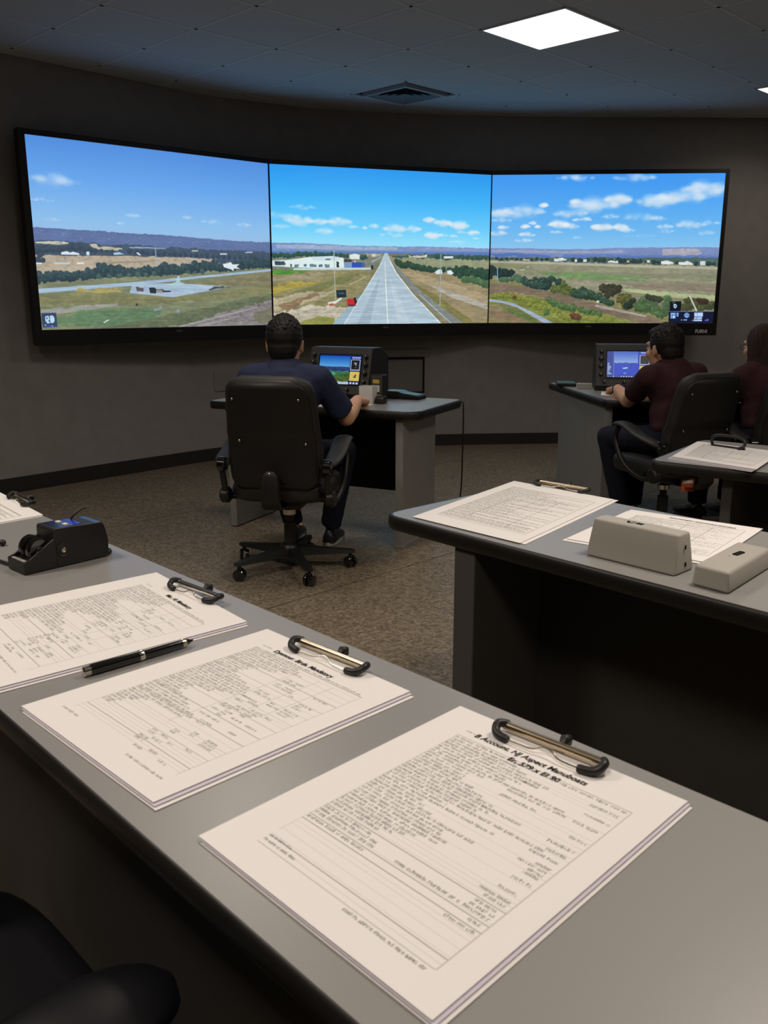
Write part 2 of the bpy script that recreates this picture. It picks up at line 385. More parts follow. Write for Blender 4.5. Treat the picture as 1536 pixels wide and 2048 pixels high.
def paint_form(style, seed, w=1000, h=1280):
    rng = np.random.RandomState(seed); a = np.ones((h, w, 3))
    L, R = int(.15 * w), int(.90 * w)
    def hl(y, x0, x1, t=1, k=.35): a[y:y + t, x0:x1] = np.minimum(a[y:y + t, x0:x1], 1 - k)
    def vl(x, y0, y1, t=1, k=.35): a[y0:y1, x:x + t] = np.minimum(a[y0:y1, x:x + t], 1 - k)
    top, bot = int(.155 * h), int(.90 * h)
    word_row(a, L + 6, L + int(.08 * w), int(.112 * h), 8, rng, .5)
    if style == 'letter':
        top = int(.15 * h); bot = int(.905 * h)
        hl(top, L, R, 4, .30); hl(bot, L, R, 3, .28); vl(L, top, int(.84 * h), 2, .2); vl(R, top, bot, 4, .22)
        y = top + 12; word_row(a, L + 4, R - 6, y, 10, rng, .85); y += 21; k = 0
        while y < bot - 26:
            f = (y - top) / (bot - top)
            if rng.rand() < .13:
                hl(y + 4, L, R, 3, .5 if rng.rand() < .5 else .22); y += 14; continue
            lim = .40 + .12 * np.sin(k * .55) + .06 * rng.rand()
            if rng.rand() < .16: lim = .62 + .3 * rng.rand()
            if f > .77: lim *= .55 if rng.rand() < .7 else .0
            if f > .84: lim = 0
            if lim > .05: word_row(a, L + 5, L + int((R - L) * lim), y, 10, rng, .80)
            if rng.rand() < .36: word_row(a, R - int((.06 + .07 * rng.rand()) * w), R - 10, y, 10, rng, .75)
            if rng.rand() < .12: word_row(a, L + int(.5 * (R - L)), L + int((.6 + .25 * rng.rand()) * (R - L)), y, 10, rng, .85)
            if rng.rand() < .55: hl(y + 14, L, R, 2, .13)
            y += 20; k += 1
        word_row(a, L + 5, L + int(.12 * w), int(.865 * h), 9, rng, .6); word_row(a, L + 5, L + int(.16 * w), int(.885 * h), 9, rng, .7)
        word_row(a, L + int(.42 * w), R - 8, bot + 14, 9, rng, .85)
    elif style == 'table':
        hl(top, L, R, 4, .5); vl(R, top, int(.88 * h), 2, .35); vl(L, top, int(.88 * h), 2, .2)
        word_row(a, L, R - 10, top - 16, 9, rng, .75)
        y = top + 12; k = 0; cols = [.52, .6, .7, .82]
        while y < .88 * h:
            f = (y - top) / (.88 * h - top)
            if k % 4 == 3: hl(y - 6, L, R, 3 if rng.rand() < .4 else 2, .5 if rng.rand() < .4 else .28)
            elif rng.rand() < .4: hl(y - 6, L, R, 2, .16)
            lim = .34 + .16 * np.sin(k * .42 + 1) + .08 * rng.rand()
            if f > .72: lim *= .4
            if f > .86: lim = 0
            if lim > .06: word_row(a, L + 5, L + int((R - L) * lim), y, 10, rng, .74)
            for c in cols:
                if rng.rand() < .38 and f > .1: word_row(a, L + int(c * (R - L)) + 4, L + int((c + .05 + .08 * rng.rand()) * (R - L)), y, 10, rng, .72)
            y += 20; k += 1
        for c in (.5, .68, .8): vl(L + int(c * (R - L)), top + int(.02 * h), int((.45 + .3 * rng.rand()) * h), 2, .35)
        word_row(a, L - 30, L + int(.1 * w), int(.90 * h), 9, rng, .6); word_row(a, L + int(.5 * w), R, int(.915 * h), 9, rng, .7)
    else:  # 'grid': ruled boxes
        top = int(.13 * h)
        for t in (top, int(.88 * h)): hl(t, L - 40, R + 20, 3, .6)
        vl(L - 40, top, int(.88 * h), 3, .6); vl(R + 20, top, int(.88 * h), 3, .6)
        y = top + 8; k = 0
        while y < .87 * h:
            if k % 3 == 0: hl(y - 5, L - 40, R + 20, 2, .5)
            lim = .25 + .7 * rng.rand() if rng.rand() < .7 else 1
            word_row(a, L - 34, L - 34 + int((R - L + 40) * lim), y, 10, rng, .75)
            y += 20; k += 1
        for c in (.22, .5, .74): vl(L + int(c * (R - L)), top + int(rng.rand() * .2 * h), int((.7 + .18 * rng.rand()) * h), 3, .6)
    pap = np.array([1.0, 1.0, 1.0]); ink = np.array([.16, .14, .15])
    return a * pap + (1 - a) * ink
def paint_console(kind, w=512, h=380):
    c = Canvas(w, h, (16, 26, 70), 11); P = c.poly
    def q(x0, y0, x1, y1): return [(x0, y0), (x1, y0), (x1, y1), (x0, y1)]
    v = np.linspace(0, 1, h)
    if kind == 'terrain':
        hz = .44
        for ch, (t, b) in enumerate(((18, 110), (92, 186), (196, 238))): c.a[:int(hz * h), :int(.74 * w), ch] = np.interp(v[:int(hz * h)], [0.04, hz], [t, b])[:, None] / 255
        P(q(0, .40, .74, .58), (38, 62, 120), .5); P([(0, .44), (.2, .41), (.5, .43), (.74, .42), (.74, .5), (0, .52)], (44, 62, 112), .4)
        P(q(0, .54, .74, .91), (58, 128, 92), .5); P([(.36, .7), (.74, .6), (.74, .91), (.4, .91)], (72, 100, 44), .5); P([(.05, .6), (.4, .58), (.3, .72), (0, .75)], (84, 140, 82), .4)
        P([(0, .75), (.25, .66), (.42, .62), (.34, .76), (.3, .91), (0, .91)], (84, 170, 176), .3); P(q(0, .91, .74, 1), (190, 205, 230), .1)
        P(q(0, 0, 1, .035), (10, 40, 140)); P(q(.76, .02, 1, .14), (30, 50, 120))
        for k in range(7): P(q(.78 + .03 * k, .05, .80 + .03 * k, .1 + .02 * (k % 2)), (190, 205, 240))
        for k in range(3): P(q(.77 + .075 * k, .92, .82 + .075 * k, .985), (190, 215, 250))
        bx = .755
    else:
        c.a[:] = np.array((22, 60, 190)) / 255
        for ch, (t, b) in enumerate(((52, 140), (92, 180), (200, 236))): c.a[:int(.46 * h), int(.17 * w):int(.72 * w), ch] = np.interp(v[:int(.46 * h)], [0, .46], [t, b])[:, None] / 255
        P([(.17, .45), (.35, .43), (.72, .45), (.72, .5), (.17, .5)], (70, 80, 130), .2); P(q(.17, .47, .72, .93), (24, 66, 200), .15)
        P([(.36, .64), (.42, .62), (.47, .60), (.5, .64), (.44, .67), (.38, .67)], (150, 220, 240)); P(q(.40, .82, .45, .85), (140, 190, 235))
        P(q(0, 0, .16, .93), (20, 58, 150), .1); P(q(.155, 0, .17, .93), (90, 130, 220))
        for k in range(9): P(q(.02, .45 + .05 * k, .05 + .08 * c.rng.rand(), .475 + .05 * k), (190, 215, 250))
        P(q(0, .93, 1, 1), (14, 34, 110))
        for k in range(16): P(q(.03 + .06 * k, .945, .06 + .06 * k, .985), (190, 210, 245) if c.rng.rand() < .7 else (90, 120, 200))
        for k in range(7): P(q(.78 + .03 * k, .03, .80 + .03 * k, .07 + .02 * (k % 2)), (190, 205, 240))
        bx = .755
    P(q(bx, .14, .985, .52), (160, 180, 220)); P(q(bx + .02, .16, .965, .48), (26, 24, 34))
    if kind == 'terrain':
        P([(.83, .25), (.86, .24), (.9, .34), (.885, .35)], (170, 185, 190)); P([(.86, .25), (.9, .24), (.91, .3), (.88, .29)], (120, 140, 150)); P(q(.87, .4, .9, .42), (120, 130, 140))
    P(q(bx, .555, .985, .875), (224, 196, 98), .06)
    if kind == 'terrain':
        for a, b in (((.86, .78), (.9, .64)), ((.88, .66), (.9, .78)), ((.84, .74), (.91, .72)), ((.87, .7), (.92, .68))): c.line([a, b], .02, (40, 44, 50))
    else:
        P(q(.82, .62, .93, .635), (150, 140, 90)); P(q(.80, .66, .9, .672), (150, 140, 90))
    return np.clip(c.a, 0, 1)
PICTURES = {
 'left': [
  ('cloud',[(0.091,0.21,0.1395,0.0335,0.3),(0.041,0.318,0.0645,0.011,0.25),(0.382,0.367,0.05,0.012,0.25),(0.611,0.357,0.0335,0.0105,0.25),(0.725,0.372,0.086,0.013,0.2),(0.872,0.378,0.0555,0.0135,0.25),(0.33,0.415,0.025,0.008,0.2),(0.072,0.416,0.0565,0.0095,0.15)]),
  ('poly',[(-0.016,0.466),(0.001,0.462),(0.155,0.465),(0.235,0.462),(0.361,0.467),(0.472,0.466),(0.589,0.472),(0.796,0.48),(1.013,0.479),(1.013,0.544),(-0.019,0.554)],(88,106,156),0.112),
  ('poly',[(-0.018,0.528),(0.206,0.528),(0.433,0.537),(1.013,0.536),(1.012,0.607),(0.432,0.619),(-0.021,0.628)],(56,72,92),0.25),
  ('poly',[(0.003,0.536),(0.107,0.53),(0.133,0.539),(0.088,0.548),(0.003,0.545)],(205,195,170),0.1),
  ('poly',[(0.199,0.535),(0.317,0.548),(0.338,0.561),(0.233,0.563),(0.206,0.553)],(198,185,160),0.12),
  ('poly',[(0.36,0.545),(0.509,0.539),(0.509,0.546),(0.359,0.553)],(150,160,185),0.1),
  ('poly',[(-0.02,0.607),(0.287,0.597),(0.571,0.591),(0.735,0.596),(0.734,0.631),(0.507,0.673),(0.148,0.701),(-0.023,0.711)],(186,166,140),0.1),
  ('poly',[(0.217,0.635),(0.454,0.615),(0.454,0.625),(0.217,0.644)],(160,140,118),0.1),
  ('trees',[(0.007,0.626,0.0185),(0.025,0.631,0.017),(0.011,0.575,0.026),(0.049,0.568,0.028),(0.087,0.57,0.025),(0.133,0.557,0.0265),(0.166,0.555,0.025),(0.199,0.566,0.0235),(0.246,0.569,0.0135),(0.288,0.57,0.012),(0.359,0.565,0.02),(0.41,0.569,0.0205),(0.455,0.572,0.0185),(0.501,0.571,0.021),(0.547,0.571,0.0185),(0.595,0.572,0.019),(0.643,0.571,0.019),(0.693,0.575,0.0175),(0.743,0.576,0.0175),(0.795,0.576,0.0195),(0.848,0.577,0.02),(0.901,0.579,0.02),(0.956,0.583,0.0205)],(46,60,78),(66,84,98)),
  ('poly',[(0.094,0.586),(0.116,0.579),(0.127,0.587),(0.138,0.581),(0.161,0.589),(0.161,0.597),(0.094,0.599)],(228,236,245),0.02),
  ('poly',[(0.188,0.578),(0.2,0.577),(0.199,0.597),(0.188,0.597)],(220,230,240),0.02),
  ('poly',[(0.293,0.579),(0.316,0.574),(0.336,0.585),(0.294,0.591)],(170,205,230),0.02),
  ('poly',[(0.384,0.574),(0.392,0.571),(0.406,0.587),(0.395,0.588)],(215,225,235),0.02),
  ('poly',[(0.002,0.646),(0.022,0.645),(0.022,0.651),(0.002,0.652)],(235,240,245),0),
  ('poly',[(0.066,0.642),(0.124,0.639),(0.124,0.647),(0.066,0.65)],(200,215,230),0.0),
  ('poly',[(0.149,0.638),(0.177,0.637),(0.176,0.644),(0.149,0.646)],(235,242,248),0),
  ('poly',[(0.752,0.559),(0.787,0.557),(0.786,0.565),(0.752,0.567)],(215,220,225),0),
  ('poly',[(0.875,0.544),(0.911,0.542),(0.911,0.548),(0.875,0.55)],(200,205,210),0),
  ('poly',[(0.624,0.547),(0.652,0.545),(0.652,0.554),(0.623,0.555)],(190,180,160),0),
  ('line',[(0.466,0.54),(0.465,0.7)],0.0035,(150,170,190)),
  ('trees',[(0.01,0.724,0.039),(0.041,0.718,0.0375),(0.074,0.706,0.04),(0.109,0.714,0.0365),(0.148,0.705,0.0345),(0.195,0.699,0.041),(0.244,0.675,0.0495),(0.278,0.681,0.0445),(0.314,0.678,0.045),(0.357,0.684,0.0385),(0.393,0.687,0.037),(0.423,0.672,0.043),(0.468,0.674,0.039),(0.499,0.66,0.0455),(0.538,0.663,0.042),(0.586,0.659,0.042),(0.634,0.644,0.045),(0.675,0.639,0.043),(0.726,0.632,0.0415),(0.768,0.641,0.0395),(0.821,0.63,0.04),(0.865,0.614,0.0445),(0.915,0.61,0.045),(0.965,0.607,0.0435),(0.998,0.601,0.0415)],(34,54,62),(66,92,92)),
  ('trees',[(0.229,0.713,0.0215),(0.313,0.705,0.02),(0.386,0.695,0.0205),(0.453,0.69,0.0185),(0.601,0.68,0.019),(0.667,0.669,0.0195)],(60,86,76),(92,116,98)),
  ('poly',[(-0.025,0.762),(0.229,0.727),(0.585,0.693),(1.012,0.637),(1.009,1.097),(-0.034,1.048)],(122,124,88),0.18),
  ('poly',[(-0.026,0.785),(0.355,0.741),(0.585,0.707),(1.012,0.643),(1.012,0.656),(0.584,0.721),(0.414,0.753),(-0.0,0.806),(-0.026,0.81)],(166,190,214),0.04),
  ('poly',[(0.139,0.788),(0.227,0.774),(0.326,0.778),(0.311,0.795),(0.199,0.808),(0.139,0.804)],(166,150,84),0.12),
  ('poly',[(-0.001,0.813),(0.254,0.801),(0.347,0.81),(0.504,0.835),(0.927,0.759),(1.011,0.735),(1.011,0.804),(0.503,0.861),(-0.002,0.87)],(122,118,74),0.2),
  ('poly',[(0.633,0.743),(0.838,0.694),(1.012,0.665),(1.011,0.758),(0.793,0.75)],(126,116,80),0.2),
  ('poly',[(0.359,0.755),(0.475,0.744),(0.584,0.744),(0.803,0.759),(0.527,0.825),(0.347,0.8)],(168,188,208),0.05),
  ('poly',[(0.69,0.774),(0.716,0.76),(0.803,0.759),(0.69,0.78)],(60,66,66),0.1),
  ('poly',[(-0.003,0.893),(0.157,0.872),(0.295,0.859),(0.295,0.873),(0.156,0.9),(-0.004,0.924)],(152,150,138),0.1),
  ('poly',[(-0.004,0.936),(0.116,0.933),(0.156,0.9),(0.426,0.882),(0.502,0.914),(0.394,0.975),(0.174,0.983),(-0.005,0.973)],(92,122,80),0.25),
  ('poly',[(0.075,1.014),(0.425,0.954),(0.927,0.816),(1.011,0.804),(1.01,0.874),(0.662,0.96),(0.424,1.017)],(92,98,66),0.3),
  ('poly',[(0.524,1.01),(0.73,0.928),(0.926,0.862),(1.011,0.839),(1.009,1.038),(0.524,1.021)],(132,120,118),0.28),
  ('poly',[(0.907,0.931),(1.01,0.874),(1.01,0.991),(0.907,0.977)],(110,104,80),0.2),
  ('line',[(0.548,1.0),(0.73,0.945),(0.926,0.885)],0.004,(168,158,160)),
  ('line',[(0.612,1.007),(0.835,0.941)],0.0035,(165,155,158)),
  ('poly',[(0.764,0.621),(0.79,0.616),(0.802,0.608),(0.81,0.623),(0.845,0.62),(0.829,0.636),(0.847,0.649),(0.816,0.648),(0.813,0.663),(0.801,0.653),(0.768,0.641)],(232,240,244),0),
  ('poly',[(0.509,0.751),(0.545,0.736),(0.555,0.698),(0.563,0.696),(0.564,0.734),(0.584,0.742),(0.576,0.753),(0.544,0.755)],(176,206,214),0.05),
  ('poly',[(0.429,0.77),(0.451,0.768),(0.462,0.78),(0.489,0.777),(0.489,0.786),(0.522,0.787),(0.52,0.794),(0.458,0.797),(0.457,0.803),(0.432,0.801)],(28,30,40),0.02),
  ('poly',[(0.375,0.769),(0.406,0.768),(0.406,0.79),(0.375,0.79)],(84,70,74),0.15),
  ('poly',[(0.459,0.782),(0.486,0.782),(0.486,0.798),(0.458,0.799)],(150,140,128),0.05),
  ('poly',[(0.233,0.965),(0.251,0.951),(0.261,0.951),(0.236,0.97)],(220,225,225),0),
  ('trees',[(0.373,0.866,0.009)],(40,50,40),(60,70,50)),
  ('trees',[(0.449,0.898,0.0125),(0.472,0.887,0.0125),(0.549,0.906,0.015)],(130,150,150),(185,200,205)),
  ('poly',[(0.003,0.911),(0.057,0.909),(0.058,0.985),(0.005,0.987)],(38,50,92),0),
  ('poly',[(0.015,0.931),(0.023,0.924),(0.03,0.927),(0.031,0.946),(0.026,0.953),(0.033,0.961),(0.031,0.965),(0.022,0.966),(0.016,0.953)],(190,222,240),0),
  ('poly',[(0.018,0.936),(0.023,0.932),(0.026,0.938),(0.022,0.944)],(70,92,130),0),
  ('poly',[(0.033,0.924),(0.044,0.923),(0.049,0.933),(0.049,0.954),(0.045,0.963),(0.037,0.965),(0.033,0.957)],(196,228,244),0),
  ('poly',[(0.011,0.974),(0.045,0.979),(0.045,0.984),(0.011,0.981)],(30,70,180),0),
  ('poly',[(0.012,0.97),(0.018,0.974),(0.016,0.978),(0.012,0.976)],(210,225,240),0),
  ('poly',[(0.036,0.978),(0.043,0.979),(0.043,0.982),(0.036,0.982)],(170,205,250),0),
 ],
 'middle': [
  ('cloud',[(0.136,0.252,0.0905,0.016,0.35),(0.044,0.306,0.1005,0.0255,0.25),(0.119,0.332,0.091,0.034,0.55),(0.208,0.335,0.0505,0.0225,0.5),(0.299,0.333,0.082,0.029,0.5),(0.044,0.374,0.06,0.014,0.35),(0.229,0.398,0.0615,0.0225,0.3),(0.355,0.366,0.041,0.012,0.35),(0.451,0.356,0.0335,0.0145,0.4),(0.408,0.371,0.0205,0.0105,0.35),(0.549,0.367,0.0835,0.0295,0.5),(0.63,0.367,0.0525,0.023,0.4),(0.527,0.41,0.0835,0.017,0.3),(0.705,0.304,0.044,0.019,0.55),(0.771,0.322,0.064,0.0255,0.7),(0.851,0.335,0.066,0.026,0.7),(0.921,0.382,0.043,0.0195,0.5),(0.719,0.405,0.055,0.023,0.55),(0.772,0.405,0.032,0.013,0.4),(0.821,0.408,0.032,0.011,0.35),(0.863,0.382,0.0385,0.0095,0.4),(0.841,0.447,0.064,0.013,0.3),(0.933,0.422,0.0325,0.0085,0.3)]),
  ('poly',[(-0.017,0.477),(0.037,0.477),(0.091,0.477),(0.18,0.481),(0.299,0.485),(0.405,0.487),(0.587,0.486),(0.705,0.484),(0.811,0.487),(0.911,0.487),(1.023,0.49),(1.024,0.535),(-0.017,0.55)],(118,142,192),0.112),
  ('poly',[(0.017,0.49),(0.16,0.49),(0.341,0.49),(0.384,0.494),(0.484,0.49),(0.557,0.492),(0.557,0.511),(0.341,0.516),(0.023,0.514)],(156,172,200),0.112),
  ('poly',[(0.616,0.492),(0.811,0.493),(1.024,0.496),(1.024,0.507),(0.735,0.511),(0.616,0.507)],(140,146,186),0.15),
  ('poly',[(-0.017,0.533),(0.299,0.526),(1.024,0.514),(1.024,0.535),(-0.017,0.56)],(84,120,190),0.1),
  ('poly',[(-0.017,0.55),(0.441,0.534),(0.503,0.534),(0.504,0.658),(-0.018,0.671)],(120,126,110),0.2),
  ('poly',[(0.503,0.534),(1.024,0.53),(1.027,0.689),(0.588,0.656)],(140,142,112),0.16),
  ('poly',[(0.528,0.536),(1.024,0.53),(1.025,0.568),(0.661,0.569),(0.536,0.56)],(60,84,80),0.3),
  ('poly',[(0.587,0.558),(0.736,0.564),(1.025,0.568),(1.025,0.617),(0.736,0.604),(0.632,0.58)],(146,150,116),0.12),
  ('trees',[(0.01,0.559,0.0225),(0.037,0.554,0.0205),(0.071,0.559,0.0225),(0.112,0.545,0.022),(0.146,0.546,0.0225),(0.187,0.542,0.0205),(0.222,0.546,0.0205),(0.257,0.545,0.0205),(0.299,0.547,0.0185),(0.327,0.553,0.0165),(0.398,0.561,0.023),(0.413,0.556,0.0185),(0.609,0.549,0.011),(0.743,0.545,0.0215),(0.774,0.546,0.015),(0.85,0.55,0.017),(0.888,0.553,0.017),(0.942,0.551,0.015),(0.981,0.552,0.015)],(40,76,70),(72,112,92)),
  ('poly',[(0.056,0.588),(0.167,0.564),(0.257,0.561),(0.312,0.567),(0.315,0.64),(0.194,0.635),(0.056,0.63)],(226,240,236),0.02),
  ('poly',[(0.167,0.564),(0.264,0.556),(0.293,0.564),(0.292,0.584),(0.18,0.588)],(206,226,230),0.02),
  ('poly',[(0.0,0.591),(0.057,0.586),(0.057,0.628),(0.0,0.626)],(214,230,232),0.02),
  ('poly',[(0.012,0.597),(0.056,0.596),(0.056,0.618),(0.012,0.619)],(48,66,72),0.1),
  ('poly',[(0.094,0.609),(0.113,0.608),(0.113,0.629),(0.094,0.629)],(90,130,140),0.1),
  ('poly',[(0.138,0.612),(0.151,0.611),(0.151,0.628),(0.138,0.628)],(70,110,125),0.1),
  ('poly',[(0.164,0.611),(0.191,0.61),(0.191,0.629),(0.164,0.629)],(92,130,140),0.1),
  ('poly',[(0.2,0.612),(0.219,0.611),(0.219,0.628),(0.2,0.628)],(70,110,130),0.1),
  ('poly',[(0.229,0.611),(0.25,0.61),(0.25,0.629),(0.229,0.63)],(96,128,130),0.1),
  ('poly',[(0.232,0.574),(0.254,0.573),(0.254,0.583),(0.232,0.584)],(90,120,130),0.05),
  ('poly',[(0.282,0.593),(0.292,0.593),(0.292,0.63),(0.282,0.63)],(36,44,46),0.1),
  ('poly',[(0.076,0.611),(0.083,0.611),(0.083,0.63),(0.076,0.63)],(60,80,84),0.1),
  ('poly',[(0.313,0.575),(0.349,0.574),(0.349,0.593),(0.313,0.594)],(60,56,52),0.2),
  ('poly',[(0.315,0.594),(0.349,0.593),(0.349,0.63),(0.315,0.631)],(120,150,190),0.05),
  ('poly',[(0.349,0.595),(0.394,0.594),(0.394,0.627),(0.349,0.628)],(36,76,176),0.05),
  ('poly',[(0.394,0.598),(0.409,0.597),(0.409,0.627),(0.394,0.627)],(60,90,160),0.1),
  ('poly',[(0.359,0.582),(0.367,0.582),(0.367,0.596),(0.359,0.596)],(225,170,150),0),
  ('poly',[(0.338,0.548),(0.363,0.538),(0.385,0.546),(0.384,0.575),(0.341,0.574)],(224,232,226),0.05),
  ('poly',[(0.418,0.539),(0.485,0.536),(0.485,0.557),(0.418,0.56)],(150,140,128),0.4),
  ('poly',[(0.441,0.542),(0.457,0.542),(0.457,0.556),(0.441,0.557)],(210,210,200),0.1),
  ('poly',[(0.434,0.586),(0.474,0.562),(0.492,0.557),(0.442,0.594)],(150,170,180),0.1),
  ('poly',[(0.437,0.613),(0.446,0.613),(0.446,0.64),(0.438,0.641)],(20,28,30),0),
  ('poly',[(0.514,0.536),(0.558,0.532),(0.603,0.539),(0.6,0.547),(0.521,0.548)],(120,112,96),0.1),
  ('poly',[(0.609,0.541),(0.698,0.538),(0.698,0.555),(0.609,0.558)],(210,206,190),0.3),
  ('poly',[(0.777,0.546),(0.823,0.544),(0.823,0.559),(0.778,0.561)],(222,228,228),0.05),
  ('poly',[(-0.017,0.64),(0.16,0.651),(0.442,0.638),(0.499,0.553),(0.257,1.039),(-0.019,1.038)],(140,132,88),0.2),
  ('poly',[(-0.017,0.644),(0.091,0.646),(0.18,0.649),(0.091,0.672),(-0.018,0.679)],(78,142,54),0.15),
  ('poly',[(0.091,0.637),(0.435,0.628),(0.435,0.641),(0.091,0.65)],(200,214,214),0.05),
  ('poly',[(-0.018,0.75),(0.16,0.72),(0.201,0.729),(0.063,0.777),(-0.018,0.803)],(176,156,66),0.12),
  ('poly',[(-0.018,0.697),(0.187,0.67),(0.257,0.664),(0.16,0.707),(-0.018,0.721)],(158,146,118),0.12),
  ('poly',[(0.063,0.812),(0.328,0.673),(0.399,0.666),(0.229,0.768),(0.091,0.817)],(116,118,72),0.15),
  ('poly',[(0.335,0.737),(0.435,0.666),(0.399,0.702),(0.342,0.741)],(178,168,140),0.1),
  ('poly',[(-0.018,0.833),(0.194,0.779),(0.278,0.788),(0.125,0.873),(-0.019,0.915)],(176,164,132),0.15),
  ('poly',[(-0.019,0.925),(0.159,0.873),(0.328,0.887),(0.25,1.039),(-0.019,1.038)],(192,182,160),0.2),
  ('poly',[(0.076,0.999),(0.201,0.95),(0.278,0.96),(0.243,1.039)],(140,140,66),0.2),
  ('poly',[(0.022,0.874),(0.18,0.79),(0.201,0.8),(0.056,0.915)],(140,116,84),0.2),
  ('poly',[(0.514,0.552),(1.028,0.755),(1.032,1.042),(0.817,1.041),(0.558,0.635)],(150,134,98),0.14),
  ('poly',[(0.573,0.656),(0.662,0.664),(1.029,0.821),(1.03,0.898),(0.738,0.759)],(168,150,116),0.12),
  ('poly',[(0.588,0.698),(0.739,0.803),(0.973,1.031),(0.895,1.031),(0.709,0.857)],(122,116,66),0.2),
  ('poly',[(0.693,0.728),(0.853,0.801),(1.03,0.887),(1.03,0.92),(0.815,0.823)],(176,170,156),0.1),
  ('poly',[(0.724,0.835),(0.77,0.862),(0.8,0.899),(0.739,0.867)],(122,128,50),0.2),
  ('poly',[(0.529,0.573),(0.551,0.635),(0.633,0.783),(0.841,1.041),(0.918,1.042),(0.671,0.782),(0.573,0.645)],(128,132,128),0.1),
  ('trees',[(0.551,0.581,0.019),(0.565,0.593,0.0255),(0.582,0.608,0.032),(0.61,0.602,0.028),(0.632,0.614,0.0275),(0.654,0.62,0.028),(0.684,0.627,0.0295),(0.714,0.633,0.028),(0.737,0.636,0.0235),(0.775,0.635,0.024),(0.839,0.641,0.043),(0.874,0.64,0.0455),(0.913,0.653,0.041),(0.952,0.655,0.0455),(0.991,0.667,0.0485),(0.859,0.671,0.0325)],(32,62,50),(66,100,70)),
  ('trees',[(0.879,0.701,0.0305),(0.913,0.698,0.0325),(0.949,0.707,0.0325),(0.976,0.725,0.035),(1.0,0.733,0.033)],(62,96,62),(110,142,92)),
  ('poly',[(0.735,0.652),(0.752,0.634),(0.769,0.634),(0.773,0.662),(0.745,0.667)],(222,232,236),0.06),
  ('poly',[(0.794,0.642),(0.813,0.637),(0.828,0.66),(0.813,0.669),(0.796,0.663)],(224,232,234),0.06),
  ('poly',[(0.498,0.532),(0.512,0.531),(0.527,0.583),(0.566,0.688),(0.664,0.857),(0.783,1.019),(0.3,1.018),(0.406,0.786),(0.471,0.627)],(176,196,208),0.05),
  ('poly',[(0.257,1.002),(0.342,0.871),(0.399,0.797),(0.406,0.791),(0.307,1.008)],(150,176,190),0.06),
  ('line',[(0.308,1.008),(0.399,0.797),(0.485,0.595)],0.003,(226,236,240)),
  ('line',[(0.767,1.0),(0.633,0.804),(0.551,0.657),(0.523,0.583)],0.004,(230,240,242)),
  ('line',[(0.821,1.003),(0.663,0.804)],0.003,(186,198,206)),
  ('line',[(0.514,1.002),(0.508,0.848),(0.503,0.7)],0.0045,(232,238,224)),
  ('line',[(0.503,0.7),(0.5,0.584)],0.003,(220,230,226)),
  ('poly',[(0.371,1.003),(0.471,0.701),(0.477,0.701),(0.429,1.003)],(160,180,194),0.05),
  ('poly',[(0.561,1.003),(0.522,0.7),(0.528,0.699),(0.62,1.003)],(188,204,214),0.05),
  ('line',[(0.27,0.519),(0.273,0.84)],0.003,(170,186,188)),
  ('line',[(0.764,0.533),(0.763,0.878)],0.0035,(160,176,176)),
  ('poly',[(0.277,0.776),(0.321,0.773),(0.323,0.823),(0.28,0.826)],(28,40,52),0.05),
  ('poly',[(0.288,0.793),(0.314,0.793),(0.314,0.801),(0.288,0.801)],(66,96,110),0),
  ('poly',[(0.238,0.856),(0.271,0.846),(0.3,0.823),(0.304,0.834),(0.278,0.861),(0.243,0.88)],(226,228,220),0.05),
  ('poly',[(0.242,0.867),(0.264,0.861),(0.268,0.874),(0.247,0.88)],(176,84,72),0.05),
  ('poly',[(0.325,0.842),(0.331,0.833),(0.364,0.831),(0.372,0.85),(0.364,0.877),(0.328,0.879)],(206,34,44),0.08),
  ('poly',[(0.355,0.827),(0.365,0.824),(0.371,0.855),(0.362,0.871)],(34,30,36),0.05),
  ('poly',[(0.328,0.871),(0.364,0.871),(0.364,0.879),(0.328,0.879)],(60,30,34),0.1),
 ],
 'right': [
  ('cloud',[(0.362,0.02,0.125,0.0225,0.45),(0.617,0.019,0.147,0.027,0.45),(0.923,0.092,0.147,0.052,0.62),(0.824,0.143,0.17,0.0475,0.6),(0.716,0.172,0.1475,0.0405,0.55),(0.548,0.161,0.0795,0.043,0.65),(0.447,0.196,0.1595,0.0475,0.6),(0.366,0.173,0.039,0.0205,0.5),(0.346,0.253,0.1255,0.0275,0.45),(0.227,0.199,0.027,0.017,0.6),(0.132,0.237,0.1485,0.039,0.5),(0.044,0.243,0.0805,0.032,0.5),(0.045,0.295,0.069,0.016,0.35),(0.522,0.275,0.057,0.016,0.4),(0.646,0.28,0.148,0.025,0.3),(0.726,0.291,0.057,0.016,0.35),(0.295,0.324,0.0665,0.0275,0.85),(0.348,0.339,0.057,0.0205,0.5),(0.413,0.293,0.039,0.016,0.45),(0.37,0.296,0.0255,0.0115,0.4),(0.487,0.34,0.073,0.0275,0.9),(0.566,0.345,0.0505,0.0225,0.7),(0.597,0.368,0.046,0.016,0.4),(0.149,0.34,0.032,0.016,0.6),(0.182,0.316,0.025,0.0115,0.6),(0.204,0.341,0.018,0.0115,0.55),(0.053,0.343,0.039,0.016,0.45),(0.286,0.377,0.046,0.011,0.45),(0.156,0.394,0.06,0.016,0.5),(0.147,0.432,0.063,0.014,0.45),(0.032,0.383,0.069,0.0185,0.45),(0.757,0.344,0.057,0.016,0.4),(0.865,0.33,0.1135,0.025,0.45),(0.945,0.322,0.0795,0.0155,0.35),(0.772,0.376,0.068,0.0115,0.3),(0.657,0.405,0.114,0.0115,0.25),(0.939,0.386,0.057,0.016,0.25),(0.379,0.415,0.0345,0.009,0.25)]),
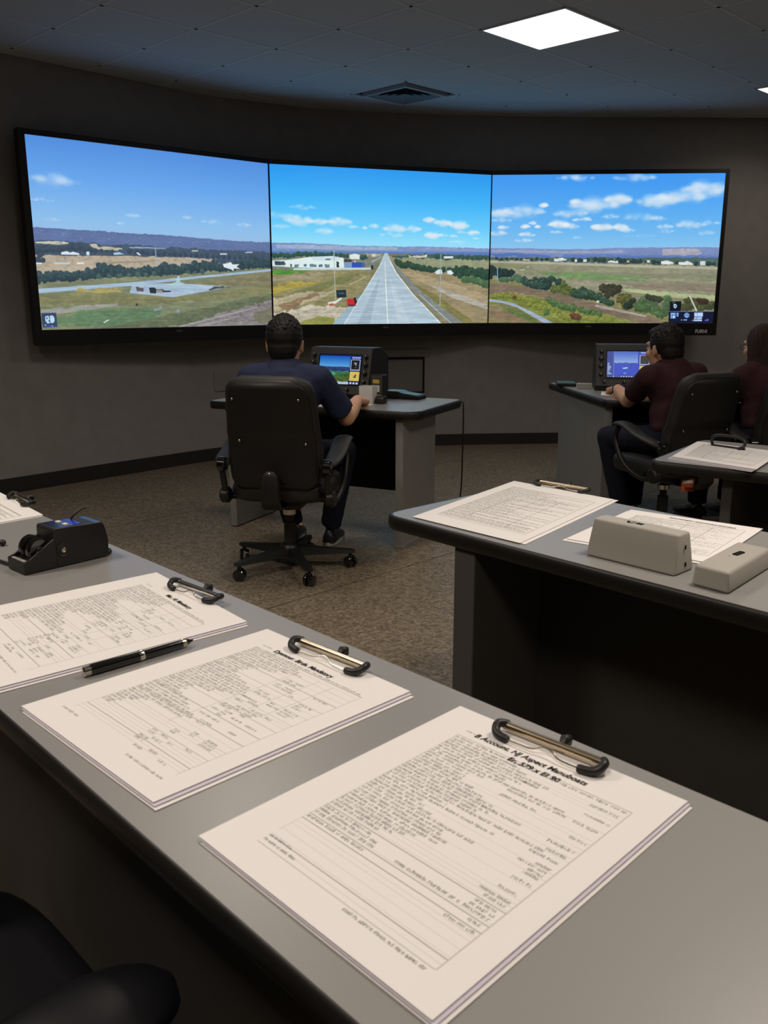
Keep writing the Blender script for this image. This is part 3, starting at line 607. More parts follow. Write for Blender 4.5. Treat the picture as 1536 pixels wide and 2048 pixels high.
  ('poly',[(-0.018,0.485),(0.0,0.485),(0.101,0.486),(0.204,0.49),(0.337,0.495),(0.432,0.493),(0.542,0.488),(0.761,0.484),(0.906,0.484),(1.033,0.485),(1.035,0.567),(-0.016,0.566)],(120,138,188),0.112),
  ('poly',[(0.004,0.496),(0.19,0.499),(0.322,0.505),(0.586,0.503),(0.587,0.521),(0.323,0.523),(0.005,0.512)],(150,158,190),0.112),
  ('poly',[(0.754,0.495),(0.906,0.493),(0.929,0.523),(0.901,0.541),(0.755,0.538)],(170,164,180),0.112),
  ('poly',[(-0.017,0.522),(0.131,0.516),(0.175,0.529),(0.264,0.535),(0.264,0.546),(-0.017,0.545)],(76,110,182),0.12),
  ('poly',[(0.323,0.53),(1.034,0.538),(1.035,0.556),(0.323,0.551)],(90,120,186),0.12),
  ('poly',[(-0.017,0.548),(1.035,0.554),(1.037,0.613),(-0.016,0.58)],(74,94,88),0.35),
  ('trees',[(0.028,0.556,0.014),(0.072,0.558,0.014),(0.117,0.56,0.014),(0.161,0.562,0.014),(0.206,0.559,0.014),(0.25,0.561,0.015),(0.368,0.564,0.0185),(0.397,0.566,0.0185),(0.463,0.563,0.0205),(0.5,0.568,0.0205),(0.566,0.569,0.023),(0.588,0.571,0.0205),(0.632,0.576,0.0205),(0.661,0.578,0.0185),(0.72,0.582,0.0205),(0.756,0.584,0.0185),(0.822,0.587,0.0155),(0.902,0.591,0.0185),(0.96,0.593,0.021),(0.982,0.595,0.016)],(36,58,58),(64,88,76)),
  ('poly',[(0.283,0.556),(0.337,0.555),(0.337,0.574),(0.283,0.574)],(220,226,226),0.15),
  ('poly',[(0.374,0.562),(0.384,0.562),(0.385,0.58),(0.374,0.58)],(226,232,232),0),
  ('poly',[(0.412,0.562),(0.427,0.562),(0.427,0.58),(0.412,0.58)],(220,226,226),0.05),
  ('poly',[(0.522,0.574),(0.566,0.574),(0.567,0.588),(0.523,0.588)],(220,226,224),0.15),
  ('poly',[(0.69,0.57),(0.704,0.57),(0.704,0.586),(0.691,0.586)],(212,216,214),0),
  ('poly',[(0.752,0.577),(0.778,0.572),(0.807,0.585),(0.806,0.601),(0.754,0.597)],(228,232,230),0.05),
  ('poly',[(0.828,0.583),(0.865,0.578),(0.895,0.594),(0.888,0.603),(0.83,0.603)],(222,228,226),0.1),
  ('poly',[(0.922,0.577),(0.945,0.577),(0.946,0.605),(0.923,0.605)],(206,214,216),0.05),
  ('poly',[(0.603,0.571),(0.615,0.571),(0.615,0.585),(0.603,0.585)],(190,176,140),0),
  ('poly',[(0.147,0.562),(0.176,0.562),(0.176,0.571),(0.147,0.571)],(190,180,150),0.1),
  ('poly',[(-0.016,0.568),(0.324,0.581),(1.037,0.613),(1.045,0.864),(0.843,0.821),(-0.013,0.716)],(142,140,112),0.16),
  ('poly',[(-0.016,0.573),(0.25,0.579),(0.618,0.601),(1.037,0.618),(1.037,0.636),(0.619,0.617),(0.251,0.595),(-0.016,0.582)],(176,172,150),0.08),
  ('poly',[(0.133,0.633),(0.163,0.622),(0.165,0.61),(0.173,0.61),(0.17,0.626),(0.141,0.638)],(200,204,196),0.02),
  ('poly',[(-0.001,0.591),(0.125,0.597),(0.177,0.621),(0.126,0.631),(-0.0,0.623)],(132,132,98),0.12),
  ('poly',[(0.2,0.644),(0.473,0.655),(0.715,0.685),(0.694,0.71),(0.474,0.703),(0.267,0.678)],(112,142,88),0.16),
  ('poly',[(0.399,0.651),(1.039,0.67),(1.04,0.715),(0.694,0.685)],(132,132,106),0.14),
  ('poly',[(0.592,0.726),(1.04,0.733),(1.042,0.784),(0.696,0.777)],(136,124,104),0.14),
  ('poly',[(0.372,0.712),(0.622,0.737),(0.586,0.755),(0.372,0.735)],(150,146,122),0.12),
  ('poly',[(0.593,0.761),(0.769,0.782),(1.043,0.813),(1.044,0.853),(0.77,0.816),(0.594,0.778)],(172,178,132),0.1),
  ('poly',[(-0.014,0.693),(0.143,0.714),(0.477,0.802),(0.773,0.914),(0.834,1.016),(-0.007,1.029)],(132,126,76),0.2),
  ('poly',[(-0.013,0.725),(0.151,0.743),(0.344,0.804),(0.523,0.883),(0.7,0.938),(0.797,1.0),(0.673,1.001),(0.48,0.918),(0.256,0.828),(0.107,0.784),(-0.012,0.797)],(122,104,86),0.2),
  ('poly',[(0.479,0.872),(0.627,0.918),(0.708,0.949),(0.701,0.958),(0.583,0.922),(0.472,0.886)],(166,158,146),0.1),
  ('trees',[(0.007,0.635,0.0415),(0.037,0.646,0.037),(0.067,0.651,0.0345),(0.093,0.655,0.03),(0.001,0.681,0.023)],(26,44,44),(50,72,62)),
  ('trees',[(0.053,0.699,0.023),(0.076,0.701,0.023),(0.116,0.686,0.03),(0.135,0.697,0.032)],(66,94,70),(104,136,98)),
  ('trees',[(0.154,0.708,0.0345),(0.187,0.725,0.0345),(0.217,0.742,0.0345),(0.25,0.742,0.039),(0.275,0.701,0.0345),(0.239,0.704,0.0275),(0.201,0.696,0.021),(0.305,0.718,0.03)],(34,58,52),(74,104,82)),
  ('trees',[(0.288,0.764,0.0345),(0.321,0.758,0.037),(0.344,0.775,0.039),(0.366,0.781,0.0345),(0.331,0.729,0.0275)],(74,90,44),(140,142,72)),
  ('trees',[(0.385,0.792,0.0415),(0.41,0.792,0.0485),(0.447,0.803,0.044),(0.488,0.82,0.0365),(0.522,0.848,0.03),(0.544,0.859,0.0275)],(36,60,46),(86,116,86)),
  ('trees',[(0.513,0.762,0.0415),(0.542,0.767,0.046),(0.564,0.773,0.0395),(0.578,0.755,0.023),(0.532,0.802,0.0415)],(48,46,34),(86,84,52)),
  ('trees',[(0.588,0.836,0.0415),(0.61,0.824,0.039),(0.632,0.846,0.0345),(0.611,0.881,0.0345)],(66,70,34),(140,132,66)),
  ('trees',[(0.618,0.881,0.032),(0.64,0.858,0.0345)],(30,40,34),(60,76,56)),
  ('trees',[(0.67,0.881,0.0485),(0.699,0.892,0.046),(0.728,0.868,0.0415),(0.683,0.846,0.0345),(0.744,0.914,0.046),(0.774,0.937,0.0415),(0.801,0.879,0.046),(0.793,0.833,0.039),(0.78,0.902,0.0345)],(66,92,56),(122,146,92)),
  ('trees',[(0.704,0.817,0.025),(0.734,0.828,0.03),(0.756,0.839,0.0275)],(46,48,38),(80,88,58)),
  ('trees',[(0.874,0.889,0.039),(0.91,0.866,0.046),(0.947,0.865,0.0435),(0.983,0.876,0.039),(0.88,0.843,0.03),(0.94,0.9,0.032)],(60,64,38),(116,118,66)),
  ('trees',[(0.931,0.843,0.0255),(0.961,0.854,0.023)],(52,36,30),(84,62,44)),
  ('poly',[(-0.012,0.797),(0.108,0.807),(0.272,0.863),(0.48,0.918),(0.628,0.985),(0.629,1.019),(0.29,1.025),(0.004,0.855)],(126,132,62),0.25),
  ('trees',[(0.026,0.814,0.0255),(0.063,0.808,0.0255),(0.093,0.813,0.025),(0.138,0.832,0.03),(0.175,0.841,0.032),(0.212,0.85,0.0345),(0.25,0.863,0.032),(0.183,0.876,0.0275),(0.228,0.889,0.03),(0.273,0.897,0.0275),(0.31,0.914,0.03)],(110,122,44),(176,176,84)),
  ('trees',[(0.268,0.84,0.0275),(0.294,0.862,0.0305),(0.331,0.885,0.032),(0.376,0.896,0.032),(0.258,0.927,0.0255),(0.413,0.907,0.028),(0.45,0.918,0.03),(0.495,0.935,0.03)],(66,96,54),(122,148,84)),
  ('trees',[(0.333,0.943,0.035),(0.363,0.966,0.0325),(0.437,0.97,0.0345),(0.481,0.97,0.0325),(0.54,0.975,0.03)],(120,126,50),(170,168,84)),
  ('trees',[(0.381,0.948,0.03),(0.4,0.959,0.03),(0.112,0.821,0.016)],(92,58,40),(132,92,60)),
  ('trees',[(0.057,0.886,0.0235),(0.08,0.894,0.0255)],(50,82,48),(76,116,64)),
  ('poly',[(-0.01,0.855),(0.094,0.877),(0.275,1.013),(-0.007,1.029)],(120,112,74),0.25),
  ('poly',[(0.05,0.889),(0.124,0.905),(0.23,0.991),(0.186,0.991)],(92,112,56),0.25),
  ('poly',[(-0.009,0.901),(0.065,0.918),(0.171,0.992),(0.127,1.004),(-0.008,0.971)],(132,112,84),0.2),
  ('poly',[(-0.011,0.832),(0.056,0.845),(0.109,0.863),(0.184,0.916),(0.26,0.973),(0.313,1.024),(0.276,1.025),(0.207,0.962),(0.124,0.89),(0.057,0.861),(-0.011,0.846)],(158,172,196),0.05),
  ('line',[(0.033,0.617),(0.035,0.706)],0.004,(120,160,184)),
  ('line',[(0.888,0.811),(0.925,0.917)],0.006,(206,206,186)),
  ('trees',[(0.485,0.851,0.0105)],(205,220,220),(235,245,245)),
  ('poly',[(0.805,0.851),(0.854,0.848),(0.856,0.919),(0.805,0.92)],(6,10,24),0),
  ('poly',[(0.802,0.92),(1.046,0.917),(1.051,1.07),(0.807,1.074)],(9,13,38),0),
  ('poly',[(0.802,0.919),(1.046,0.916),(1.046,0.919),(0.802,0.922)],(120,140,190),0),
  ('poly',[(0.821,0.869),(0.83,0.867),(0.836,0.876),(0.836,0.892),(0.828,0.899),(0.822,0.89)],(178,220,238),0),
  ('poly',[(0.826,0.878),(0.831,0.876),(0.832,0.886),(0.828,0.889)],(60,50,80),0),
  ('poly',[(0.817,0.858),(0.825,0.858),(0.825,0.86),(0.817,0.86)],(150,170,190),0),
  ('poly',[(0.811,0.929),(0.833,0.929),(0.834,0.968),(0.813,0.968)],(130,180,240),0),
  ('poly',[(0.816,0.943),(0.831,0.943),(0.831,0.947),(0.816,0.948)],(20,30,70),0),
  ('poly',[(0.822,0.947),(0.829,0.947),(0.828,0.961),(0.824,0.964)],(200,230,255),0),
  ('poly',[(0.818,0.952),(0.82,0.952),(0.82,0.966),(0.818,0.966)],(20,30,70),0),
  ('poly',[(0.837,0.929),(0.846,0.929),(0.847,0.94),(0.837,0.94)],(130,190,240),0),
  ('poly',[(0.837,0.943),(0.847,0.942),(0.846,0.954),(0.838,0.954)],(120,180,235),0),
  ('poly',[(0.87,0.944),(0.874,0.932),(0.882,0.927),(0.89,0.932),(0.895,0.944),(0.892,0.958),(0.884,0.965),(0.875,0.959)],(120,160,225),0),
  ('poly',[(0.875,0.942),(0.882,0.942),(0.882,0.945),(0.875,0.946)],(30,50,100),0),
  ('poly',[(0.885,0.944),(0.892,0.944),(0.892,0.948),(0.885,0.948)],(30,50,100),0),
  ('poly',[(0.86,0.972),(0.865,0.978),(0.86,0.984)],(200,230,230),0),
  ('poly',[(0.87,0.974),(0.886,0.974),(0.886,0.982),(0.87,0.982)],(150,180,215),0),
  ('poly',[(0.915,0.927),(0.953,0.926),(0.954,0.954),(0.916,0.954)],(190,210,250),0),
  ('poly',[(0.928,0.928),(0.929,0.928),(0.93,0.948),(0.929,0.948)],(60,80,130),0),
  ('poly',[(0.916,0.958),(0.951,0.957),(0.951,0.972),(0.916,0.973)],(160,190,245),0),
  ('poly',[(0.927,0.959),(0.929,0.959),(0.929,0.972),(0.928,0.972)],(40,60,110),0),
  ('poly',[(0.913,0.976),(0.951,0.975),(0.952,0.986),(0.914,0.986)],(190,220,250),0),
  ('poly',[(0.906,0.978),(0.911,0.978),(0.911,0.985),(0.906,0.985)],(110,130,160),0),
  ('poly',[(0.964,0.976),(0.971,0.976),(0.971,0.985),(0.965,0.986)],(120,90,220),0),
  ('poly',[(0.973,0.972),(0.98,0.972),(0.98,0.984),(0.973,0.984)],(110,120,240),0),
 ],
}
# ---------------------------------------------------------------- the room
HC = 2.91
WALL = [(-5.2, 3.25), (-2.66, 6.13), (-2.15, 6.70), (-1.75, 7.13), (-1.4, 7.48), (-.93, 7.82), (-.5, 8.0), (.14, 8.16), (.6, 8.23), (1.1, 8.29), (1.7, 8.34), (2.3, 8.37), (3.6, 8.40), (5.2, 8.40)]
wall_curve = smooth_path([(x, y, 0) for x, y in WALL], 4)
def wall_offset(d):
    out = []
    for i, p in enumerate(wall_curve):
        t = (wall_curve[min(i + 1, len(wall_curve) - 1)] - wall_curve[max(i - 1, 0)]).normalized(); out.append(p + Vector((-t.y, t.x, 0)) * d)
    return out
def ribbon(d0, d1, z0, z1):
    bm = BM(); a, b = wall_offset(d0), wall_offset(d1)
    loft(bm, [[(p.x, p.y, z0), (q.x, q.y, z0), (q.x, q.y, z1), (p.x, p.y, z1)] for p, q in zip(a, b)]); return bm
struct(obj('wall_back', ribbon(0, .15, 0, HC + .06), M_wall, smooth=30))
struct(obj('baseboard_back', ribbon(-.014, -.0005, 0.0005, .105), M_base, smooth=30))
struct(obj('wall_right', box(BM(), 5.2, 5.35, -4.6, 8.55, 0, HC + .06), M_wall))
struct(obj('wall_left', box(BM(), -5.35, -5.2, -4.6, 3.3, 0, HC + .06), M_wall))
struct(obj('wall_rear', box(BM(), -5.2, 5.2, -4.75, -4.6, 0, HC + .06), M_wall))
# floor: sheets with recessed seams, laid along the same diagonal as the ceiling tiles
ROOM = [(-5.2, -4.6), (5.2, -4.6), (5.2, 8.40)] + [(x, y) for x, y in WALL[::-1][1:]]
floor = struct(obj('floor', prism(BM(), [(x * 1.0, y) for x, y in ROOM], -.12, -.0012), M_seam))
def clip_poly(P, a, b):
    """keep the part of P left of the line a -> b"""
    out = []
    side = lambda p: (b[0] - a[0]) * (p[1] - a[1]) - (b[1] - a[1]) * (p[0] - a[0])
    for i in range(len(P)):
        p, q = P[i - 1], P[i]; sp, sq = side(p), side(q)
        if (sp >= 0) != (sq >= 0):
            t = sp / (sp - sq); out.append((p[0] + (q[0] - p[0]) * t, p[1] + (q[1] - p[1]) * t))
        if sq >= 0: out.append(q)
    return out
HULL = [(-5.2, -4.6), (5.2, -4.6), (5.2, 8.40), (1.1, 8.33), (-.5, 8.03), (-1.4, 7.50), (-5.2, 3.25)]
def inside_room(P):
    for i in range(len(HULL)):
        P = clip_poly(P, HULL[i - 1], HULL[i])
        if len(P) < 3: return None
    return P
SH, SW, GAP = 3.66, 1.83, .0032
for i in range(-3, 5):
    for j in range(-5, 7):
        s0, t0 = 4.575 + SH * i, 2.98 + SW * j
        P = inside_room([st(s0 + GAP, t0 + GAP), st(s0 + SH - GAP, t0 + GAP), st(s0 + SH - GAP, t0 + SW - GAP), st(s0 + GAP, t0 + SW - GAP)])
        if P: obj('floor_sheet', prism(BM(), P, -.004, 0), M_floor, floor)
# ceiling: slab, T-bars and lay-in tiles
ceiling = struct(obj('ceiling', prism(BM(), ROOM, HC + .03, HC + .12), M_tile))
TS, TT = .605, .595; S0, T0 = 4.48, 3.07
lamp_cells = []
for s, t, k in LAMPS: lamp_cells.append((s, t))
VENT = (5.385, 5.155)
full_tile = None
for i in range(-11, 11):
    for j in range(-12, 9):
        s, t = S0 + TS * (i + .5), T0 + TT * (j + .5); x, y = st(s, t)
        if y < .6 or abs(x) > 5.1: continue
        hs, ht = TS / 2 - .011, TT / 2 - .011; rects = [(s - hs, s + hs, t - ht, t + ht)]
        if abs(s - VENT[0]) < .05 and abs(t - VENT[1]) < .05: continue
        for a, b in lamp_cells:                       # cut the tiles back around a lamp
            if abs(s - a) < hs + .305 and abs(t - b) < ht + .305:
                n = []
                for (p, q, c, d) in rects:
                    l, h, e, f = a - .307, a + .307, b - .307, b + .307
                    if p < l: n.append((p, min(l, q), c, d))
                    if q > h: n.append((max(h, p), q, c, d))
                    p2, q2 = max(p, l), min(q, h)
                    if c < e: n.append((p2, q2, c, min(e, d)))
                    if d > f: n.append((p2, q2, max(f, c), d))
                rects = [k for k in n if k[1] - k[0] > .03 and k[3] - k[2] > .03]
        for (p, q, c, d) in rects:
            P = inside_room([st(p, c), st(q, c), st(q, d), st(p, d)])
            if not P: continue
            whole = len(P) == 4 and abs(q - p - 2 * hs) < 1e-6 and abs(d - c - 2 * ht) < 1e-6 and abs(sum(k[0] for k in P) / 4 - x) < 1e-5
            if whole and full_tile: link('ceiling_tile', full_tile, None, ceiling, (x, y, HC))
            else:
                o = obj('ceiling_tile', prism(BM(), [(k[0] - x, k[1] - y) for k in P], 0, .02), M_tile, ceiling, loc=(x, y, HC))
                if whole: full_tile = o.data
def bar_between(a, b):
    P = inside_room([a[0], a[1], b[1], b[0]])
    if P: obj('ceiling_bar', prism(BM(), P, HC - .0015, HC + .02), M_tbar, ceiling)
for i in range(-11, 12):
    s = S0 + TS * i; bar_between([st(s - .011, -9), st(s + .011, -9)], [st(s - .011, 9), st(s + .011, 9)])
for j in range(-12, 10):
    t = T0 + TT * j; bar_between([st(-9, t + .011), st(-9, t - .011)], [st(13, t + .011), st(13, t - .011)])
# ceiling lamps: recessed square panels
M_diff = mat('lamp_diffuser', (.9, .88, .84, 1), .6, emit=(*LAMP_COLOUR, 1), estr=2.2)
M_lframe = mat('lamp_frame', (.45, .45, .45, 1), .5)
LAMP_LABELS = ['bright square ceiling light panel, fully in view above the right-hand display', 'ceiling light panel cut off by the right edge of the picture',
               'square ceiling light panel above the desk with beige boxes', 'square ceiling light panel above the near desk of clipped forms',
               'square ceiling light panel above the left end of the near desk', 'square ceiling light panel out over the right side of the room', 'added unseen ceiling light panel brightening the man in the navy shirt']
for (s, t, k), lab in zip(LAMPS, LAMP_LABELS):
    x, y = st(s, t); r = thing('ceiling_light', lab, 'ceiling light', (x, y, HC), math.radians(45), 'recessed ceiling light panels')
    bm = BM(); w = .295
    for a in ((-w - .012, w + .012, -w - .012, -w + .006), (-w - .012, w + .012, w - .006, w + .012), (-w - .012, -w + .006, -w, w), (w - .006, w + .012, -w, w)): box(bm, *a, -.006, .028)
    obj('frame', bm, M_lframe, r)
    obj('diffuser', box(BM(), -w + .006, w - .006, -w + .006, w - .006, -.004, .004), M_diff, r)
    ld = bpy.data.lights.new('panel_light', 'AREA'); ld.shape = 'SQUARE'; ld.size = .56; ld.energy = LAMP_POWER * k; ld.color = LAMP_COLOUR; ld.spread = LAMP_SPREAD
    lo = bpy.data.objects.new('panel_light', ld); C.objects.link(lo); lo.parent = r; lo.location = (0, 0, -.0075)
# ceiling air vent with nested square vanes
v = thing('ceiling_vent', 'square dark slatted air vent in the ceiling above the middle display', 'air vent', (*st(*VENT), HC), math.radians(45))
bm = BM(); w = .235
for a in ((-w, w, -w, -w + .03), (-w, w, w - .03, w), (-w, -w + .03, -w + .03, w - .03), (w - .03, w, -w + .03, w - .03)): box(bm, *a, -.016, .012)
obj('frame', bm, M_lframe, v)
obj('backing', box(BM(), -.30, .30, -.295, .295, .012, .02), M_matte, v)
for k in range(4):
    w1 = .195 - .045 * k; w0 = w1 - .035; bm = BM()
    loft(bm, [[(-w1, -w1, -.014), (w1, -w1, -.014), (w1, w1, -.014), (-w1, w1, -.014)], [(-w0, -w0, .008), (w0, -w0, .008), (w0, w0, .008), (-w0, w0, .008)]], caps=False)
    obj('slat', bm, mat('vent_vane', (.20, .21, .22, 1), .5) if k == 0 else bpy.data.materials['vent_vane'], v)
# low framed access panel and blank outlet plate on the wall
def wall_at(x):
    for a, b in zip(wall_curve[:-1], wall_curve[1:]):
        if a.x <= x <= b.x: t = (x - a.x) / (b.x - a.x); return a.lerp(b, t), math.atan2(b.y - a.y, b.x - a.x)
p, an = wall_at(.18)
h = thing('wall_panel', 'dark framed access panel low on the wall behind the centre desk', 'wall panel', (p.x, p.y, 0), an)
M_pan = mat('access_panel', (.16, .153, .15, 1), .6); M_pf = mat('access_surround', (.225, .213, .204, 1), .6)
bm = BM()
for a in ((-.24, .24, .83, .90), (-.24, .24, .455, .50), (-.24, -.195, .50, .83), (.195, .24, .50, .83)): box(bm, a[0], a[1], -.018, .006, a[2], a[3], .003)
obj('surround', bm, M_pf, h)
bm = BM()
for a in ((-.195, .195, .812, .83), (-.195, .195, .50, .512), (-.195, -.18, .512, .812), (.18, .195, .512, .812)): box(bm, a[0], a[1], -.022, .006, a[2], a[3])
obj('gasket', bm, M_matte, h)
obj('panel', box(BM(), -.18, .18, -.010, .006, .512, .812), M_pan, h)
p, an = wall_at(-1.37)
h = thing('outlet_plate', 'square grey outlet cover plate on the wall left of the seated man', 'outlet plate', (p.x, p.y, 0), an)
obj('plate', box(BM(), -.09, .09, -.012, .004, .585, .755, .004), mat('outlet_grey', (.24, .23, .22, 1), .5), h)
obj('slot', box(BM(), -.05, .05, -.014, -.010, .635, .655, .001), M_pf, h)
# ---------------------------------------------------------------- three wall displays
ZT, ZB = 2.405, 1.138
M_logo = mat('display_logo_white', (.75, .75, .75, 1), .4); M_dim = mat('display_mark_grey', (.09, .09, .09, 1), .4)
DISP = [('left', (-2.375, 6.20), (-.936, 7.497), .05, .006, 'left wall display showing an airfield apron with a white jet'),
        ('middle', (-.924, 7.503), (.940, 8.147), .006, .006, 'middle wall display showing a long road running to the horizon'),
        ('right', (.952, 8.151), (2.95, 8.03), .006, .035, 'right wall display showing clouds, fields and a row of trees')]
for key, A, B, bl, br, lab in DISP:
    A, B = Vector((*A, 0)), Vector((*B, 0)); d = (B - A); L = d.length; an = math.atan2(d.y, d.x)
    r = thing('wall_display', lab, 'display', (A.x, A.y, 0), an, 'curved row of wall displays')
    hd = .055
    obj('housing', box(BM(), -bl, L + br, .004, hd, ZB - .105, ZT + .034, .004), M_bezel, r)
    bm = BM(); box(bm, -bl, L + br, -.008, .010, ZT, ZT + .036, .002); box(bm, -bl, L + br, -.010, .010, ZB - .108, ZB, .002)
    box(bm, -bl, 0, -.008, .010, ZB, ZT, .002); box(bm, L, L + br, -.008, .010, ZB, ZT, .002)
    obj('bezel', bm, M_bezel, r)
    arr = paint_picture(PICTURES[key], SKY[key], seed={'left': 3, 'middle': 5, 'right': 9}[key], haze={'left': .15, 'middle': .07, 'right': .07}[key])
    obj('screen', uv_grid(1, 1, lambda u, v: (u * L, 0.0, ZB + v * (ZT - ZB))), mat_picture('picture_' + key, arr, SCREEN_STRENGTH, .3), r)
    p = {'left': 1.06, 'middle': .99, 'right': .90}[key]
    bm = BM(); prism(bm, [(p + .030 * math.cos(t), ZB - .030 + .008 * math.sin(t)) for t in [2 * math.pi * q / 20 for q in range(20)]], -.0112, -.0095, axis='y'); prism(bm, [(p - .012, ZB - .033), (p + .012, ZB - .033), (p + .012, ZB - .027), (p - .012, ZB - .027)], -.0118, -.011, axis='y')
    obj('emblem', bm, M_dim, r)
    if key == 'right': text('logo', 'FURNI', .042, M_logo, r, (L - .10, -.0112, ZB - .085), (math.pi / 2, 0, 0), 0, .001, 'CENTER', .9)
    mid = A + d * .5; pw, _ = wall_at(mid.x); gap = max(.08, abs((pw - mid).dot(Vector((-d.y, d.x, 0)).normalized())))
    for q in (.32, .68): obj('wall_mount', box(BM(), L * q - .05, L * q + .05, hd - .002, gap + .03, 1.55, 2.0), M_matte, r)
# ---------------------------------------------------------------- tables
def rounded(pts, rad, n=5):
    out = []
    for i, p in enumerate(pts):
        r = rad[i] if isinstance(rad, (list, tuple)) else rad
        a, b, c = Vector(pts[i - 1]), Vector(p), Vector(pts[(i + 1) % len(pts)])
        u, v = (a - b).normalized(), (c - b).normalized()
        for k in range(n + 1):
            t = k / n; q = (b + u * r) * (1 - t) ** 2 + b * 2 * t * (1 - t) + (b + v * r) * t * t; out.append((q.x, q.y))
    return out
def table_top(parent, pts, z, thick, rad):
    """laminate sheet with a proud black edge band"""
    out = rounded(pts, rad); c = Vector((sum(p[0] for p in pts) / len(pts), sum(p[1] for p in pts) / len(pts)))
    inn = rounded([tuple(c + (Vector(p) - c) * (1 - .008 / (Vector(p) - c).length)) for p in pts], rad)
    obj('tabletop', prism(BM(), inn, z - thick + .001, z), M_lam, parent, smooth=40)
    bm = BM()
    zs = [(0, z - thick), (.004, z - thick + .006), (.006, z - thick / 2), (.004, z - .006), (0, z - .0008)]
    ring = []
    n = len(out)
    for off, zz in zs:
        rr = []
        for i in range(n):
            t = (Vector(out[(i + 1) % n]) - Vector(out[i - 1])).normalized(); q = Vector(out[i]) + Vector((t.y, -t.x)) * off; rr.append((q.x, q.y, zz))
        ring.append(rr)
    ring.append([(p[0], p[1], z - .0006) for p in inn]); ring.insert(0, [(p[0], p[1], z - thick) for p in inn])
    loft(bm, ring, True, False); obj('edge_band', bm, M_edge, parent, smooth=50)
# near desk with the clipped forms: local x runs along the desk (towards the right), y across it away from the camera
a46 = math.radians(-46.6); NU = Vector((math.cos(a46), math.sin(a46))); NV = Vector((-math.sin(a46), math.cos(a46)))
nd = thing('work_desk', 'long grey desk with black edge in the foreground carrying clipped forms and a pen', 'desk', (0, 0, 0), a46)
Y0, Y1 = .412, .962                              # front and back edge, metres across from the camera foot
table_top(nd, [(-3.4, Y0), (1.75, Y0), (1.75, Y1), (-3.4, Y1)], .74, .036, .04)
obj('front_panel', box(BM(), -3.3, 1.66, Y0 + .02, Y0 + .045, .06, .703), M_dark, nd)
for x in (-3.3, -1.5, 1.62): obj('side_panel', box(BM(), x, x + .04, Y0 + .046, Y1 - .05, .012, .703, .003), M_leg, nd)
for x in (-3.28, -1.48, 1.64):
    for y in (Y0 + .1, Y1 - .1): obj('foot_glide', cyl(BM(), (x, y, 0), (x, y, .012), .018, n=12), M_black, nd)
# second desk with the beige boxes
a47 = math.radians(-47.5)
rd = thing('work_desk', 'grey desk with black edge carrying beige boxes, standing right of the swivel chair', 'desk', (0, 2.46, 0), a47)
table_top(rd, [(0, 0), (2.0, 0), (2.0, .61), (0, .61)], .74, .042, [.05, .05, .05, .05])
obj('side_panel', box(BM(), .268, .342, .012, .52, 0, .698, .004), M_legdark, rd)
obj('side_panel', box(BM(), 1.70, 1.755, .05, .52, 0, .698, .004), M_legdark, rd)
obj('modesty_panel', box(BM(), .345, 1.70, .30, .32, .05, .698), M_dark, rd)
# third desk, far right
a37 = math.radians(-37)
td = thing('work_desk', 'small grey desk at the right edge carrying one clipped paper stack', 'desk', (1.026, 3.328, 0), a37)
table_top(td, [(0, 0), (1.3, 0), (1.3, .64), (0, .64)], .74, .042, .04)
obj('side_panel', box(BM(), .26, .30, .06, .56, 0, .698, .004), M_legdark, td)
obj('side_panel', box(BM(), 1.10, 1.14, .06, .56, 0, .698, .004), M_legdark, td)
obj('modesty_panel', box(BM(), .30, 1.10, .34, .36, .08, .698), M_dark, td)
# centre console desk: corner at the front right
ac = math.radians(-25)
cd = thing('console_desk', 'grey console desk in front of the man in the navy shirt', 'desk', (.171, 4.59, 0), ac)
table_top(cd, [(-1.33, 0), (-.06, 0), (0, .05), (0, .70), (-1.33, .70)], .765, .045, [.05, .03, .03, .05, .05])
obj('side_panel', box(BM(), -.135, -.09, .03, .50, .006, .719, .003), M_leg, cd)
obj('side_panel', box(BM(), -1.24, -1.195, .05, .52, .006, .719, .003), M_leg, cd)
obj('modesty_panel', box(BM(), -1.195, -.135, .36, .38, .25, .719), M_matte, cd)
obj('base_trim', box(BM(), -.14, -.085, .025, .505, 0, .02, .002), M_leg, cd)
# right console desk shared by the two people in maroon
ar = math.radians(-14)
qd = thing('console_desk', 'grey console desk on the right, shared by the two people in maroon shirts', 'desk', (0, 0, 0), 0)
table_top(qd, [(1.33, 5.28), (2.95, 4.98), (2.98, 6.12), (1.20, 6.43)], .755, .045, .04)
def on_side(t, o): return (1.345 + (1.235 - 1.345) * t + o, 5.32 + .84 * t)
for t0, t1 in ((0, .38), (.385, 1.0)):
    obj('side_panel', prism(BM(), [on_side(t0, 0), on_side(t0, .048), on_side(t1, .048), on_side(t1, 0)], .004, .71, .0015), M_leg, qd)
bm = BM(); prism(bm, [(2.80, 5.06), (2.85, 5.05), (2.86, 6.0), (2.81, 6.0)], .004, .71); obj('side_panel', bm, M_leg, qd)
bm = BM(); prism(bm, [(1.36, 5.70), (2.80, 5.44), (2.80, 5.46), (1.36, 5.72)], .22, .71); obj('modesty_panel', bm, M_matte, qd)
bm = BM(); prism(bm, [(1.225, 6.18), (1.34, 5.30), (1.345, 5.30), (1.232, 6.18)], .0, .02); obj('base_trim', bm, M_leg, qd)
